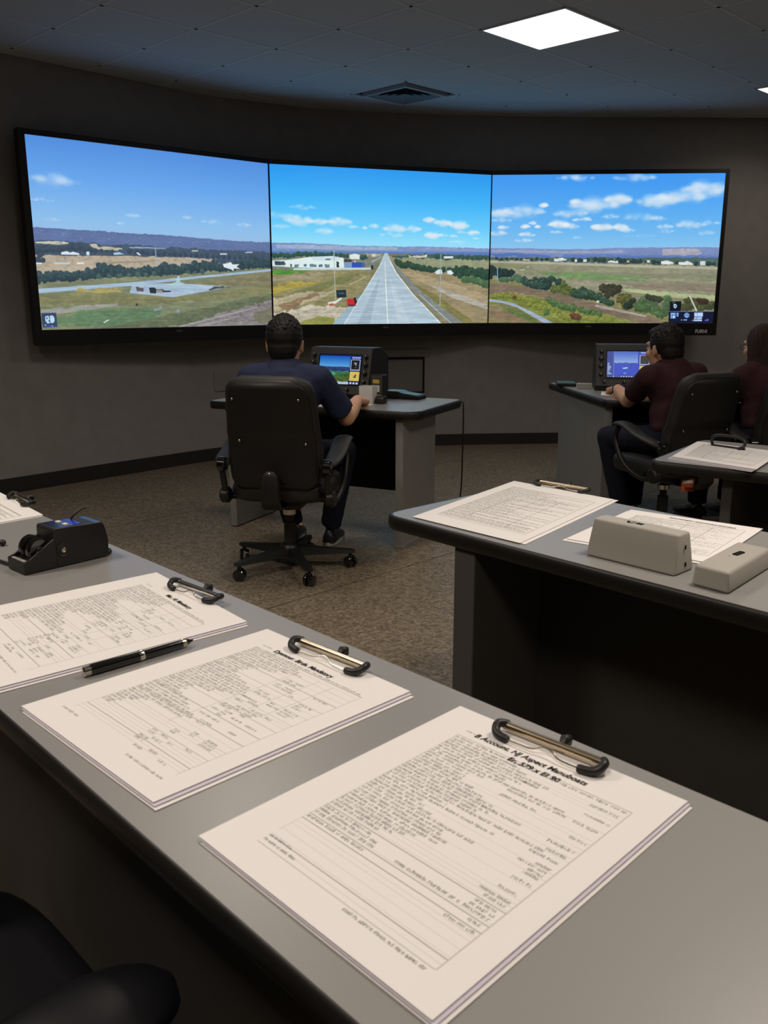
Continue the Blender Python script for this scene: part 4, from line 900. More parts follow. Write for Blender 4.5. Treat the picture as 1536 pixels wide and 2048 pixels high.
# ---------------------------------------------------------------- clipped paper forms
def clip_part(parent, at, ang, length=.16, bar=None, stand=False):
    """spring clip: half-round metal bar, rubber-capped ends folding over the page, thin wire bail, black hinge knob behind"""
    c = empty('clip', at, ang, parent); h = length / 2; bar = bar or M_chrome
    if not stand:
        bm = BM(); tube(bm, [(-h, 0, .008), (h, 0, .008)], .0062, 12); obj('bar', bm, bar, c, smooth=40)
        for s in (-1, 1):
            bm = BM(); P = [(s * (h - .004), .004, .009), (s * (h + .004), -.009, .013), (s * (h + .001), -.020, .008), (s * (h - .008), -.025, .005), (s * (h - .024), -.027, .004)]
            tube(bm, smooth_path(P, 4), [.0062] * 16 + [.0052], 10); obj('end_cap', bm, M_black, c, smooth=50)
        w = [(-(h - .02), -.027, .004), (-h * .55, -.027, .004), (-h * .22, -.027, .005), (-h * .02, -.021, .010), (h * .16, -.022, .009), (h * .34, -.027, .005), (h - .02, -.027, .004)]
        bm = BM(); tube(bm, smooth_path(w, 5), .0015, 8); obj('wire', bm, M_chrome, c, smooth=60)
        bm = BM(); tube(bm, [(.012, .007, .008), (.012, .012, .014), (.012, .019, .012), (.012, .021, .004)], [.006, .0075, .007, .005], 10); obj('hinge_knob', bm, M_black, c, smooth=60)
    else:
        P = [(-h, .01, .002), (-h, 0, .012), (-h + .004, -.004, .036), (-h + .03, -.004, .046), (0, -.004, .048), (h - .03, -.004, .046), (h - .004, -.004, .036), (h, -.01, .014), (h - .02, -.02, .004)]
        bm = BM(); tube(bm, smooth_path(P, 5), .006, 10); obj('wire', bm, M_black, c, smooth=60)
        obj('bar', box(BM(), -h, h, -.006, .006, .0, .006, .002), M_black, c)
    return c
FORM_MATS = {}
def sheet_mesh(f, nx=8, ny=10, t=.0009):
    """one sheet of paper: printed top face, plain edges and underside"""
    bm = uv_grid(nx, ny, lambda a, b: f(a, b, 0)); uv = bm.loops.layers.uv.active; top = list(bm.faces); bm.verts.ensure_lookup_table()
    V = list(bm.verts); n = nx + 1; low = {v: bm.verts.new((v.co.x, v.co.y, v.co.z - t)) for v in V}
    for q in top: bm.faces.new([low[v] for v in reversed(q.verts)])
    ring = [V[i] for i in range(n)] + [V[j * n + nx] for j in range(1, ny + 1)] + [V[ny * n + i] for i in range(nx - 1, -1, -1)] + [V[j * n] for j in range(ny - 1, 0, -1)]
    for p, q in zip(ring, ring[1:] + ring[:1]): bm.faces.new((q, p, low[p], low[q]))
    return bm
def form(name, label, corners, style, seed, z=.74, layers=3, title=None, sub=None, clip=None, lift=.004, curl=.0, fan=(.006, -.003), stand=False, group='clipped paper forms on the desks', bar=None):
    """corners: header left, header right, bottom right, bottom left on the desk; stack of loose sheets under one clip"""
    TL, TR, BR, BL = [Vector((*p, 0)) for p in corners]; c0 = (TL + TR + BR + BL) / 4; u = (TR - TL).normalized(); an = math.atan2(u.y, u.x)
    r = thing(name, label, 'paper form', (c0.x, c0.y, z), an, group)
    R = Matrix.Rotation(-an, 3, 'Z'); l = [R @ (p - c0) for p in (TL, TR, BR, BL)]
    key = (style, seed)
    if key not in FORM_MATS: FORM_MATS[key] = mat_picture('printed_form_%s' % style, paint_form(style, seed))
    top_z = .0012 + .0021 * (layers - 1) + .0012
    def pt(u_, v_, dz, off):
        a = l[3].lerp(l[2], u_); b = l[0].lerp(l[1], u_); p = a.lerp(b, v_)
        e = curl * max(0, u_ - .55) ** 2 * (1 - v_ * .6) + lift * max(0, .35 - v_) ** 2 * u_
        return (p.x + off[0], p.y + off[1], dz + e)
    for k in range(layers):
        dz = .0012 + .0021 * k; kk = layers - 1 - k; off = (fan[0] * kk, fan[1] * kk)
        last = k == layers - 1
        bm = sheet_mesh(lambda a, b, h: pt(a, b, dz + h, off))
        o = obj('top_sheet' if last else 'sheet', bm, FORM_MATS[key] if last else (M_paper2 if (k % 2 and layers > 2) else M_paper), r)
    W = (l[1] - l[0]).length; Ht = (l[0] - l[3]).length; zt = dz + .0006
    if title:
        a = l[0].lerp(l[1], title[1]).lerp(l[3].lerp(l[2], title[1]), title[2])
        text('printed_title', title[0], title[3], M_ink, r, (a.x, a.y, zt), (0, 0, math.radians(title[4]) if len(title) > 4 else 0), .18, title[3] * .02, 'LEFT', .92)
    if sub:
        a = l[0].lerp(l[1], sub[1]).lerp(l[3].lerp(l[2], sub[1]), sub[2])
        text('printed_subtitle', sub[0], sub[3], M_ink, r, (a.x, a.y, zt), (0, 0, 0), .1, sub[3] * .02, 'LEFT', 1.0)
    if clip:
        P, ang, ln = clip; q = R @ (Vector((*P, 0)) - c0); clip_part(r, (q.x, q.y, dz + .001), ang - an, ln, bar, stand)
    return r
form('clipped_form', 'clipped form nearest the camera, headed with a bold title above dense print', [(.115, 1.213), (.371, .955), (.041, .62), (-.212, .884)], 'letter', 4, layers=3,
     title=('B Account, NJ Aspect Manuboats', .205, .128, .0145), sub=('Er, 579 x EI 90', .40, .166, .0135), clip=((.229, 1.081), math.radians(-43), .158), bar=M_brass, fan=(.004, -.0015))
form('clipped_form', 'clipped form on the near desk just below the pen, fanned loose sheets', [(-.217, 1.531), (.041, 1.264), (-.281, .952), (-.547, 1.213)], 'table', 8, layers=3,
     title=('Dynmour, Birdn, Mandatory', .255, .128, .0145), clip=((-.088, 1.393), math.radians(-43.5), .166), fan=(.006, -.002), bar=M_brass)
form('clipped_form', 'clipped form on the near desk between the pen and the black roller device', [(-.511, 1.879), (-.261, 1.57), (-.607, 1.278), (-.857, 1.587)], 'table', 12, layers=3,
     title=('Mac, Hi: Mandatory', .40, .122, .0145), clip=((-.385, 1.733), math.radians(-43), .15), fan=(.006, -.002))
form('clipped_form', 'clipped form behind the black roller device at the left edge', [(-1.235, 2.741), (-.975, 2.43), (-1.25, 2.14), (-1.51, 2.45)], 'grid', 16, layers=2,
     clip=((-1.095, 2.60), math.radians(-50), .16))
form('clipped_form', 'clipped form lying alone at the corner of the desk with beige boxes', [(.442, 2.912), (.708, 2.628), (.343, 2.129), (.081, 2.408)], 'grid', 20, layers=2, fan=(.012, .006),
     clip=((.585, 2.79), math.radians(-44), .19), bar=M_brass)
form('loose_form', 'unclipped printed form lying behind the two beige boxes', [(.724, 2.493), (1.018, 2.273), (.764, 1.955), (.470, 2.172)], 'grid', 24, layers=2, fan=(-.006, -.014),
     title=('ECouNAMDU ADAPTABLE SHAFPAR', .34, .085, .0125, -4))
form('clipped_stack', 'thick clipped paper stack on the small desk at the right edge', [(1.349, 3.730), (1.59, 3.455), (1.335, 3.085), (1.119, 3.355)], 'grid', 28, layers=5, fan=(-.002, -.004),
     clip=((1.415, 3.56), math.radians(-52), .15), stand=True)
# ---------------------------------------------------------------- pen
p0, p1 = Vector((-.492, 1.326)), Vector((-.342, 1.465)); L = (p1 - p0).length
pen = thing('ballpoint_pen', 'black ballpoint pen with silver bands lying between two clipped forms', 'pen', (p0.x, p0.y, .7495), math.atan2(*(p1 - p0).yx))
RX = Matrix.Rotation(math.pi / 2, 4, 'Y')
def pl(name, prof, m): obj(name, lathe(BM(), prof, 20, RX), m, pen, smooth=35)
pl('barrel', [(.0088, .108), (.0086, .150), (.0078, .182)], M_gloss)
pl('cap', [(.0080, .012), (.0092, .016), (.0094, .060), (.0092, .099)], M_gloss)
pl('cap_end', [(.0055, 0), (.0082, .002), (.0084, .012)], M_chrome)
pl('centre_band', [(.0096, .099), (.0098, .101), (.0098, .106), (.0092, .108)], M_chrome)
pl('nose_band', [(.0080, .182), (.0081, .184), (.0070, .190)], M_brass)
pl('tip', [(.0068, .190), (.0040, .199), (.0012, .2055)], M_gloss)
# ---------------------------------------------------------------- black roller device on the near desk
b0 = Vector((-.861, 1.913)); b1 = Vector((-.804, 1.876)); an = math.atan2(.742, .67) - math.pi / 2
jd = thing('roller_device', 'black wedge-shaped device with two glossy rollers and a blue display on top', 'control device', (-.832, 1.895, .74), an)
W = .040; jd.scale = (1, 1, 1.13)
prof = [(0, .002), (0, .026), (.028, .024), (.062, .030), (.073, .060), (.073, .078), (.078, .084), (.196, .078), (.203, .070), (.211, .038), (.209, .002)]
bm = BM(); prism(bm, [(0, .002), (0, .024), (.026, .024), (.026, .012), (.078, .012), (.078, .002)], -W + .006, W - .006, axis='x')
obj('tray', bm, M_black, jd)
bm = BM(); prism(bm, [(.074, .002), (.074, .078), (.078, .083), (.196, .078), (.203, .070), (.211, .038), (.209, .002)], -W, W, .0018, axis='x')
obj('body', bm, M_black, jd)
for s in (-1, 1):
    bm = BM(); x0 = s * W; prism(bm, [(0, .002), (0, .026), (.014, .028), (.074, .062), (.080, .062), (.080, .002)], min(x0, x0 - s * .006), max(x0, x0 - s * .006), .001, axis='x')
    obj('cheek_plate', bm, M_black, jd)
for s in (-1, 1):
    w = obj('roller', lathe(BM(), [(.010, -.012), (.024, -.0115), (.0275, -.006), (.0275, .006), (.024, .0115), (.010, .012)], 28, Matrix.Translation((s * .0165, .046, .040)) @ RX), M_gloss, jd, smooth=30)
    obj('hub', lathe(BM(), [(.008, -.0135), (.009, -.012), (.009, .012), (.008, .0135)], 16, Matrix.Translation((s * .0165, .046, .040)) @ RX), M_chrome, w, smooth=30)
def on_top(y): return .083 - (y - .078) * (.005 / .118)
obj('blue_display', box(BM(), -.033, .030, .128, .150, on_top(.139) - .001, on_top(.139) + .0016, .0005), mat('blue_display', (.01, .01, .05, 1), .2, emit=(.01, .015, .32, 1), estr=.55), jd)
obj('top_film', box(BM(), -W + .003, W - .003, .082, .127, on_top(.10) - .001, on_top(.10) + .0006, .0003), M_bluefilm, jd)
obj('top_strip', box(BM(), -W + .002, W - .002, .180, .1945, on_top(.187) - .001, on_top(.187) + .0008, .0003), mat('blue_strip', (.03, .09, .2, 1), .3), jd)
for x in (-.016, .016): obj('button', box(BM(), x - .007, x + .007, .112, .122, on_top(.117), on_top(.117) + .0032, .001), M_white, jd)
obj('socket_ring', lathe(BM(), [(.0145, 0), (.0165, .001), (.0165, .0022), (.0145, .0028), (.012, .0012)], 28, Matrix.Translation((W - .0005, .095, .038)) @ RX), M_black, jd, smooth=40)
obj('socket', lathe(BM(), [(.0055, 0), (.0055, .003), (.0042, .0036), (.0036, .001)], 20, Matrix.Translation((W, .095, .036)) @ RX), M_brass, jd, smooth=40)
obj('front_label', box(BM(), -.030, .030, .004, .012, .0245, .0268, .0004), mat('scuffed_silver', (.35, .33, .31, 1), .4, noise=.6, nscale=300), jd)
bm = BM(); tube(bm, smooth_path([(.0, .20, .012), (.012, .225, .006), (.026, .218, .005), (.030, .20, .006)], 5), .005, 10); obj('rear_cable', bm, M_black, jd, smooth=60)
bm = BM(); tube(bm, smooth_path([(-.018, .150, .078), (-.017, .154, .088), (-.010, .170, .100), (.0, .182, .106)], 5), [.0022] * 10 + [.0018] * 6, 8); obj('aerial', bm, M_black, jd, smooth=60)
cb = BM(); tube(cb, smooth_path([(-.855, 1.935, .745), (-.885, 1.955, .745), (-.925, 1.985, .7445), (-.985, 2.005, .7445), (-1.10, 2.00, .7445)], 6), .0042, 10)
tag(obj('device_cable', cb, M_black, smooth=60), 'thin black cable leading left from the roller device', 'cable')
bb = BM(); ell(bb, (-.957, 2.115, .7485), (.009, .009, .0085)); tag(obj('cable_bead', bb, M_black, smooth=60), 'small round black bead on the desk at the left edge', 'bead')
# ---------------------------------------------------------------- beige boxes
def quad_box(name, label, base, top, h, bev):
    c = Vector((sum(p[0] for p in base) / 4, sum(p[1] for p in base) / 4)); r = thing(name, label, 'plastic box', (c.x, c.y, .74), 0, 'beige plastic boxes on the second desk')
    bm = BM(); loft(bm, [[(p[0] - c.x, p[1] - c.y, .0005) for p in base], [(p[0] - c.x, p[1] - c.y, h) for p in top]])
    bmesh.ops.bevel(bm, geom=list(bm.edges), offset=bev, segments=4, profile=.5, affect='EDGES')
    obj('shell', bm, M_beige, r, smooth=50); return r, c
u1 = Vector((.680, -.733)); v1 = Vector((.733, .680)); o1 = Vector((.487, 2.034)); q1 = lambda a, b: tuple(o1 + u1 * a + v1 * b)
r, c = quad_box('beige_box', 'tall beige box with sloping sides beside the loose form', [q1(0, 0), q1(.236, 0), q1(.236, .085), q1(0, .085)], [q1(.006, .018), q1(.230, .018), q1(.230, .068), q1(.006, .068)], .092, .006)
r2 = lambda a, b: (q1(a, b)[0] - c.x, q1(a, b)[1] - c.y)
def patch(parent, name, at, z, ang, w, d, h, m, shape=None):
    o = obj(name, box(BM(), -w / 2, w / 2, -d / 2, d / 2, 0, h, min(w, d) * .2) if shape is None else lathe(BM(), [(w / 2, 0), (w / 2, h)], 16), m, parent, loc=(at[0], at[1], z), rz=ang); return o
A1 = math.atan2(u1.y, u1.x)
patch(r, 'slot', r2(.088, .040), .0915, A1 + .5, .007, .017, .0012, M_matte)
patch(r, 'window', r2(.099, .041), .0915, A1, .010, .016, .001, mat('lens_grey', (.25, .27, .26, 1), .2))
for a in (.112, .121): patch(r, 'button', r2(a, .042), .0915, A1, .0075, .012, .0014, M_matte)
for z, b in ((.060, .042), (.020, .045)):
    e = r2(.2335 + (.0028 - .003 * z / .03) * 0 + .0035 * (1 - z / .09), b); oo = obj('port', box(BM(), -.0012, .0012, -.002, .002, -.005, .005, .0006), M_matte, r, loc=(e[0], e[1], z), rz=A1)
o2 = Vector((.664, 1.805)); u2 = Vector((.645, -.764)); v2 = Vector((.668, .744)).normalized(); q2 = lambda a, b: tuple(o2 + u2 * a + v2 * b)
r, c = quad_box('beige_box', 'flat beige box with one black slot near the desk edge', [q2(0, 0), q2(.088, 0), q2(.088, .255), q2(0, .255)], [q2(.004, .004), q2(.084, .004), q2(.084, .250), q2(.004, .250)], .048, .008)
r3 = lambda a, b: (q2(a, b)[0] - c.x, q2(a, b)[1] - c.y); A2 = math.atan2(u2.y, u2.x)
patch(r, 'slot', r3(.046, .150), .0475, A2, .013, .036, .001, M_matte)
patch(r, 'indicator', r3(.038, .116), .0475, A2, .0025, .004, .001, mat('dim_red', (.1, .02, .02, 1), .5))
# ---------------------------------------------------------------- simulator console units
def console_unit(label, loc, rz, kind):
    r = thing('simulator_console', label, 'console', loc, rz)
    w, d, h = .205, .30, .30
    prof = [(.012, .028), (.082, h), (.20, h), (d, h - .05), (d, .0), (.03, .0), (.03, .028)]
    obj('housing', prism(BM(), prof, -w, w, .003, axis='x'), M_black, r)
    tilt = math.atan2(.07, h - .028); plen = math.hypot(.07, h - .028)
    fp = empty('front_panel_frame', (0, .012, .028), 0, r); fp.rotation_euler = (-tilt, 0, 0)
    M = Matrix.Translation((0, .012, .028)) @ Matrix.Rotation(-tilt, 4, 'X')
    bpy.data.objects.remove(fp)
    def fpo(name, bm, m, smooth=None, parent=r): bmesh.ops.transform(bm, matrix=M, verts=bm.verts); return obj(name, bm, m, parent, smooth)
    fpo('front_panel', box(BM(), -w + .002, w - .002, -.007, .002, .002, plen - .004, .003), M_console)
    x0, x1, z0, z1 = -w + 2 * w * .17, -w + 2 * w * .845, plen * .215, plen * .83
    bm = BM()
    for a in ((x0 - .006, x1 + .006, z0 - .006, z0), (x0 - .006, x1 + .006, z1, z1 + .006), (x0 - .006, x0, z0, z1), (x1, x1 + .006, z0, z1)): box(bm, a[0], a[1], -.010, -.006, a[2], a[3])
    fpo('screen_bezel', bm, M_matte)
    g = uv_grid(1, 1, lambda u, v: (x0 + u * (x1 - x0), -.0078, z0 + v * (z1 - z0))); fpo('screen', g, mat_picture('console_picture_' + kind, paint_console(kind), .85, .3))
    RY = Matrix.Rotation(math.pi / 2, 4, 'X')
    def knob(x, z, rad):
        k = fpo('knob', lathe(BM(), [(rad, 0), (rad, .004), (rad * .86, .006), (rad * .80, .019), (rad * .70, .021)], 20, Matrix.Translation((x, -.007, z)) @ RY), M_black, 40)
        bm = BM(); box(bm, x - .0012, x + .0012, -.0292, -.0275, z, z + rad * .7); fpo('pointer', bm, M_white, None, k)
    for z in (.80, .64, .46, .27): knob(x1 + (w - x1) * .52, plen * z, .0165 if z in (.64, .46) else .013)
    for z in (.82, .66, .48, .28): knob(x0 - (w + x0) * .52, plen * z, .0165 if z in (.66, .48) else .013)
    knob(-w * .10, plen * .10, .012); knob(w * .35, plen * .10, .010); knob(w * .82, plen * .11, .010); knob(-w * .72, plen * .10, .010)
    return r
ucd = Vector((math.cos(ac), math.sin(ac))); vcd = Vector((-math.sin(ac), math.cos(ac)))
console_unit('black simulator console with landscape screen and knobs, in front of the man in navy', (-.285, 5.225, .7655), ac, 'terrain')
console_unit('black simulator console with deep blue screen on the right console desk', (1.600, 5.79, .7555), math.radians(-9), 'sea')
# ---------------------------------------------------------------- things on the centre console desk
zc = .7655
h = thing('handset_charger', 'upright black handset unit with yellow and white stickers beside the landscape console', 'handset', (-.030, 5.13, zc), ac)
obj('body', box(BM(), -.043, .043, -.03, .03, 0, .155, .006), M_black, h); obj('face', box(BM(), -.036, .036, -.033, -.029, .008, .148, .003), M_console, h)
obj('sticker', box(BM(), -.022, .018, -.0345, -.032, .105, .127), M_yellow, h)['label'] = 'yellow sticker'
st_ = obj('sticker', box(BM(), -.024, .020, -.0345, -.032, .056, .094), M_white, h); st_['label'] = 'white sticker with small grey print'
obj('print', box(BM(), -.014, .010, -.0352, -.034, .07, .074), M_grey_ink, st_); obj('print', box(BM(), -.010, .014, -.0352, -.034, .080, .0825), M_grey_ink, st_)
obj('foot_sticker', box(BM(), .0, .03, -.0345, -.032, .018, .040), M_yellow, h)
k = thing('pen_box', 'small square white open box beside the hand of the man in navy', 'box', (-.092, 5.03, zc), ac)
bm = BM(); box(bm, -.042, .042, -.03, -.027, 0, .098); box(bm, -.042, .042, .027, .03, 0, .098); box(bm, -.042, -.039, -.027, .027, 0, .098); box(bm, .039, .042, -.027, .027, 0, .098); box(bm, -.039, .039, -.027, .027, 0, .004)
obj('shell', bm, M_white, k); obj('interior_shade', box(BM(), -.038, .038, -.026, .026, .0045, .088), M_matte, k)  # black block stands in for the shade inside the open box
bm = BM(); prism(bm, [(-.030, 0), (-.024, .030), (-.008, .044), (.018, .044), (.03, .02), (.03, 0)], -.028, .028, .006, 3, axis='x')
o = obj('desk_mouse', bm, M_black, smooth=50, loc=(-.018, 5.005, zc), rz=ac); tag(o, 'small black mouse-shaped control beside the white open box', 'mouse')
f = thing('folder', 'black folder with a painted-on blue sheen lying at the back of the centre desk', 'folder', (.125, 5.27, zc), ac)
obj('cover', box(BM(), -.115, .115, -.06, .06, 0, .012, .003), M_matte, f)
bm = BM(); prism(bm, [(-.115, .014), (-.10, .046), (-.02, .044), (.0, .034), (.115, .022), (.115, .014)], -.055, .055, .002, axis='y'); obj('papers', bm, M_black, f)
bm = BM(); prism(bm, [(-.112, .0465), (-.02, .0455), (.004, .036), (.100, .026), (.100, .0235), (.0, .0335), (-.02, .043), (-.10, .044)], -.052, .052, 0, axis='y'); obj('sheen_flap', bm, M_teal, f)  # teal highlight on the black folder, put into the colour
n = thing('notepad', 'white notepad under the hand of the man in the navy shirt', 'notepad', (-.205, 4.885, zc), ac)
obj('pages', box(BM(), -.13, .12, -.095, .085, 0, .006, .001), M_paper, n); g = uv_grid(1, 1, lambda a, b: (-.128 + .246 * a, -.093 + .176 * b, .0066)); obj('top_page', g, FORM_MATS[('grid', 16)], n)
# cord hanging from the back corner of the centre desk
bm = BM(); tube(bm, smooth_path([(.40, 5.24, .70), (.462, 5.205, .752), (.472, 5.20, .70), (.474, 5.215, .45), (.470, 5.25, .18), (.44, 5.30, .012), (.36, 5.42, .0055), (.2, 5.55, .0055)], 6), .0045, 8)
tag(obj('power_cord', bm, M_black, smooth=60), 'thin black cord hanging from the back corner of the centre desk', 'cord')
# ---------------------------------------------------------------- things on the right console desk
zr = .7555
b = thing('tablet', 'flat dark tablet lying at the left end of the right console desk', 'tablet', (1.290, 6.20, zr), math.radians(-8))
obj('body', box(BM(), -.075, .055, -.10, .10, 0, .022, .004), M_black, b); obj('glass', box(BM(), -.070, .050, -.095, .095, .0221, .0235), M_teal, b)
o = obj('small_box', box(BM(), -.045, .045, -.03, .03, 0, .034, .003), M_beige, loc=(1.362, 5.985, zr), rz=math.radians(-10)); tag(o, 'small beige box beside the tablet and the blue-screened console', 'box')
n = thing('paper_sheet', 'white sheet under the left hand of the man in maroon', 'paper', (1.56, 5.60, zr), math.radians(-14))
obj('sheet', box(BM(), -.17, .15, -.11, .12, 0, .002), M_paper, n)
n = thing('paper_sheet', 'white sheet on the right console desk in front of the long-haired person', 'paper', (2.10, 5.33, zr), math.radians(-14))
obj('sheet', box(BM(), -.15, .15, -.10, .12, 0, .004), M_paper, n)
# ---------------------------------------------------------------- office chairs: origin on the floor, facing local +y
def rr_ring(w, t, z, y, n=6, bow=0.0):
    """rounded rectangle ring, half width w, half thickness t, at height z and depth y; bow curves the panel"""
    r = min(t, w) * .95; out = []
    for cx, cy, a0 in ((w - r, t - r, 0), (-w + r, t - r, 90), (-w + r, -t + r, 180), (w - r, -t + r, 270)):
        for k in range(n + 1):
            a = math.radians(a0 + 90 * k / n); x = cx + r * math.cos(a); out.append((x, y + cy + r * math.sin(a) + bow * (x / max(w, 1e-3)) ** 2, z))
    return out
def office_chair(label, loc, yaw, arm_z=.05, fab=None, pad=1.0, reach=0.0):
    fab = fab or M_fabric
    r = thing('office_chair', label, 'office chair', loc, yaw, 'black swivel office chairs')
    for k in range(5):
        a = math.radians(231 + 72 * k); d = Vector((math.cos(a), math.sin(a), 0)); q = Vector((-d.y, d.x, 0))
        bm = BM(); rings = []
        for t, w, z0, z1 in ((.02, .034, .075, .125), (.10, .030, .078, .118), (.22, .024, .078, .104), (.31, .019, .078, .096), (.33, .012, .080, .093)):
            c = d * t; rings.append([c + q * w + Vector((0, 0, z0)), c - q * w + Vector((0, 0, z0)), c - q * w * .7 + Vector((0, 0, z1)), c + q * w * .7 + Vector((0, 0, z1))])
        loft(bm, rings); obj('base_spoke', bm, M_black, r, smooth=30)
        c = d * .305; cs = obj('caster', cyl(BM(), c + Vector((0, 0, .05)), c + Vector((0, 0, .082)), .010, n=12), M_black, r, smooth=40)
        g = Matrix.Translation(c + Vector((0, 0, .030))) @ Matrix.Rotation(a + .7, 4, 'Z') @ RX
        for s in (-1, 1):
            obj('wheel', lathe(BM(), [(.012, .006 * s), (.029, .007 * s), (.030, .010 * s), (.030, .020 * s), (.026, .024 * s), (.008, .0255 * s)], 20, g), M_gloss, cs, smooth=40)
    obj('hub', lathe(BM(), [(.05, .072), (.056, .08), (.055, .12), (.042, .135)], 24), M_black, r, smooth=40)
    obj('gas_column', lathe(BM(), [(.030, .135), (.030, .25), (.020, .252), (.020, .37)], 20), M_black, r, smooth=40)
    obj('collar', lathe(BM(), [(.033, .29), (.033, .315), (.022, .318)], 20), M_chrome, r, smooth=40)
    obj('tilt_mechanism', box(BM(), -.10, .10, -.15, .12, .345, .395, .012), M_black, r, smooth=40)
    bm = BM(); tube(bm, smooth_path([(.09, .0, .365), (.19, .01, .36), (.24, .01, .34)], 4), .006, 8); obj('lever', bm, M_black, r, smooth=50)
    # seat cushion
    bm = BM(); rings = []
    for z, s_ in ((.395, .90), (.402, .96), (.43, 1.0), (.462, 1.0), (.480, .975), (.490, .92), (.492, .80)):
        ring = []
        for k in range(36):
            a = 2 * math.pi * k / 36; c, s = math.cos(a), math.sin(a); e = 2 / 4.2
            ring.append((.245 * s_ * math.copysign(abs(c) ** e, c), .0 + .235 * s_ * math.copysign(abs(s) ** e, s), z - (.02 if s > .7 else 0) * (s - .7) / .3))
        rings.append(ring)
    loft(bm, rings); obj('seat', bm, fab, r, smooth=50)
    # backrest: reclined, slightly dished panel with rounded corners
    def back(bm, grow, y_off, t):
        rings = []; N = 22; H0, H1 = .455, 1.005
        for i in range(N + 1):
            f = i / N; z = H0 - grow + (H1 - H0 + 2 * grow) * f; w = (.232 if f < .30 else .232 - .027 * ((f - .30) / .70) ** 1.3) + grow - .016 * max(0, 1 - f / .3)
            e = min(f, 1 - f) * (H1 - H0 + 2 * grow); rc = .075
            if e < rc: w -= rc - math.sqrt(max(0, rc * rc - (rc - e) ** 2))
            tt = t * (1 if e > .03 else (.35 + .65 * math.sqrt(max(0, 1 - (1 - e / .03) ** 2))))
            y = -.235 - .085 * f + .035 * math.sin(f * math.pi) * (1 if f < .5 else .6) + y_off
            rings.append(rr_ring(w, tt, z, y, 5, .030))
        return loft(bm, rings)
    obj('backrest', back(BM(), 0, 0, .038), fab, r, smooth=60)
    obj('back_shell', back(BM(), -.018, -.036, .010), M_black, r, smooth=60)
    bm = BM(); loft(bm, [[(s * w, y, z) for s, y in ((-1, y0), (1, y0), (1, y1), (-1, y1))] for w, y0, y1, z in ((.040, -.12, -.08, .372), (.042, -.29, -.25, .375), (.044, -.325, -.29, .42), (.044, -.322, -.276, .50), (.036, -.316, -.290, .545), (.018, -.312, -.29, .565))])
    bmesh.ops.bevel(bm, geom=list(bm.edges), offset=.004, segments=2, profile=.5, affect='EDGES'); obj('back_bracket', bm, M_black, r, smooth=40)
    for x, z in ((0, .553), (-.155, .70), (.165, .69), (-.165, .90), (.15, .90)):
        f = (z - .455) / .55; y = -.235 - .085 * f + .035 * math.sin(f * math.pi) * (1 if f < .5 else .6) - .047 + .030 * (x / .22) ** 2
        if x == 0: y = -.3165
        obj('bolt', lathe(BM(), [(.0055, 0), (.0055, .003), (.003, .0045)], 12, Matrix.Translation((x, y + .001, z)) @ Matrix.Rotation(math.pi / 2, 4, 'X')), M_chrome, r, smooth=40)
    for s in (-1, 1):
        az = arm_z; bm = BM()
        P = [(s * .245, -.235, .58), (s * .268, -.20, .595), (s * .272, -.08, .60 + az * .5), (s * .272, .04 + reach * .5, .62 + az), (s * .270, .13 + reach, .615 + az)]
        # support loop from the pad's front down to the seat
        Q = [(s * .271, .10, .60 + az), (s * .276, .115, .56 + az * .5), (s * .276, .05, .47), (s * .270, -.06, .405), (s * .262, -.16, .40), (s * .255, -.22, .47), (s * .262, -.235, .575)]
        sup = obj('armrest', tube(bm, smooth_path(Q, 5), .015, 10), M_black, r, smooth=50)
        pb = BM(); rings = []
        for i, p in enumerate(smooth_path(P, 9)):
            n_ = len(smooth_path(P, 9)); f = i / (n_ - 1); w = (.028 + .018 * math.sin(min(1, f * 1.5) * math.pi / 2)) * pad 
            q_ = max(0, (f - .80) / .20); w *= math.sqrt(max(.03, 1 - q_ * q_))
            if f < .05: w *= .8
            hh = .016 * (1 - .5 * q_ ** 4); rings.append([(p.x + w * math.cos(2 * math.pi * k / 20), p.y, p.z + hh * math.sin(2 * math.pi * k / 20)) for k in range(20)])
        loft(pb, rings); obj('arm_pad', pb, fab, sup, smooth=60)
        pv = obj('pivot', lathe(BM(), [(.030, -.02), (.036, -.014), (.036, .014), (.030, .02)], 24, Matrix.Translation((s * .258, -.235, .58)) @ RX), M_gloss, sup, smooth=35)
        obj('seat_bracket', box(BM(), min(s * .19, s * .268), max(s * .19, s * .268), -.13, -.07, .385, .40, .004), M_black, sup)
        obj('side_joint', lathe(BM(), [(.032, -.022), (.040, -.014), (.040, .014), (.032, .022)], 24, Matrix.Translation((s * .262, -.19, .42)) @ RX), M_black, sup, smooth=35)
        obj('pivot_screw', lathe(BM(), [(.007, 0), (.007, .003), (.003, .004)], 12, Matrix.Translation((s * (.258 + .0195), -.235, .58)) @ Matrix.Rotation(s * math.pi / 2, 4, 'Y')), M_chrome, sup)
    return r
CY1 = math.radians(-10)
ch1 = office_chair('black swivel office chair holding the man in the navy shirt', (-.478, 4.30, 0), CY1)
def yaw_of(f): return math.atan2(-f[0], f[1])
F2 = Vector((-.44, .90)).normalized()
ch2 = copy_tree(ch1); ch2.location = (1.600, 4.90, 0); ch2.rotation_euler = (0, 0, yaw_of(F2)); ch2['label'] = 'black swivel office chair holding the man in the maroon shirt'
for c in ch2.children:
    if c.name.split('.')[0] in ('backrest', 'back_shell', 'bolt', 'back_bracket'): c.location.z -= .035
tg = obj('warning_tag', box(BM(), -.036, .036, -.0025, .0025, -.07, 0, .001), M_orange, ch2, loc=(-.02, -.20, .385), rz=-yaw_of(F2))
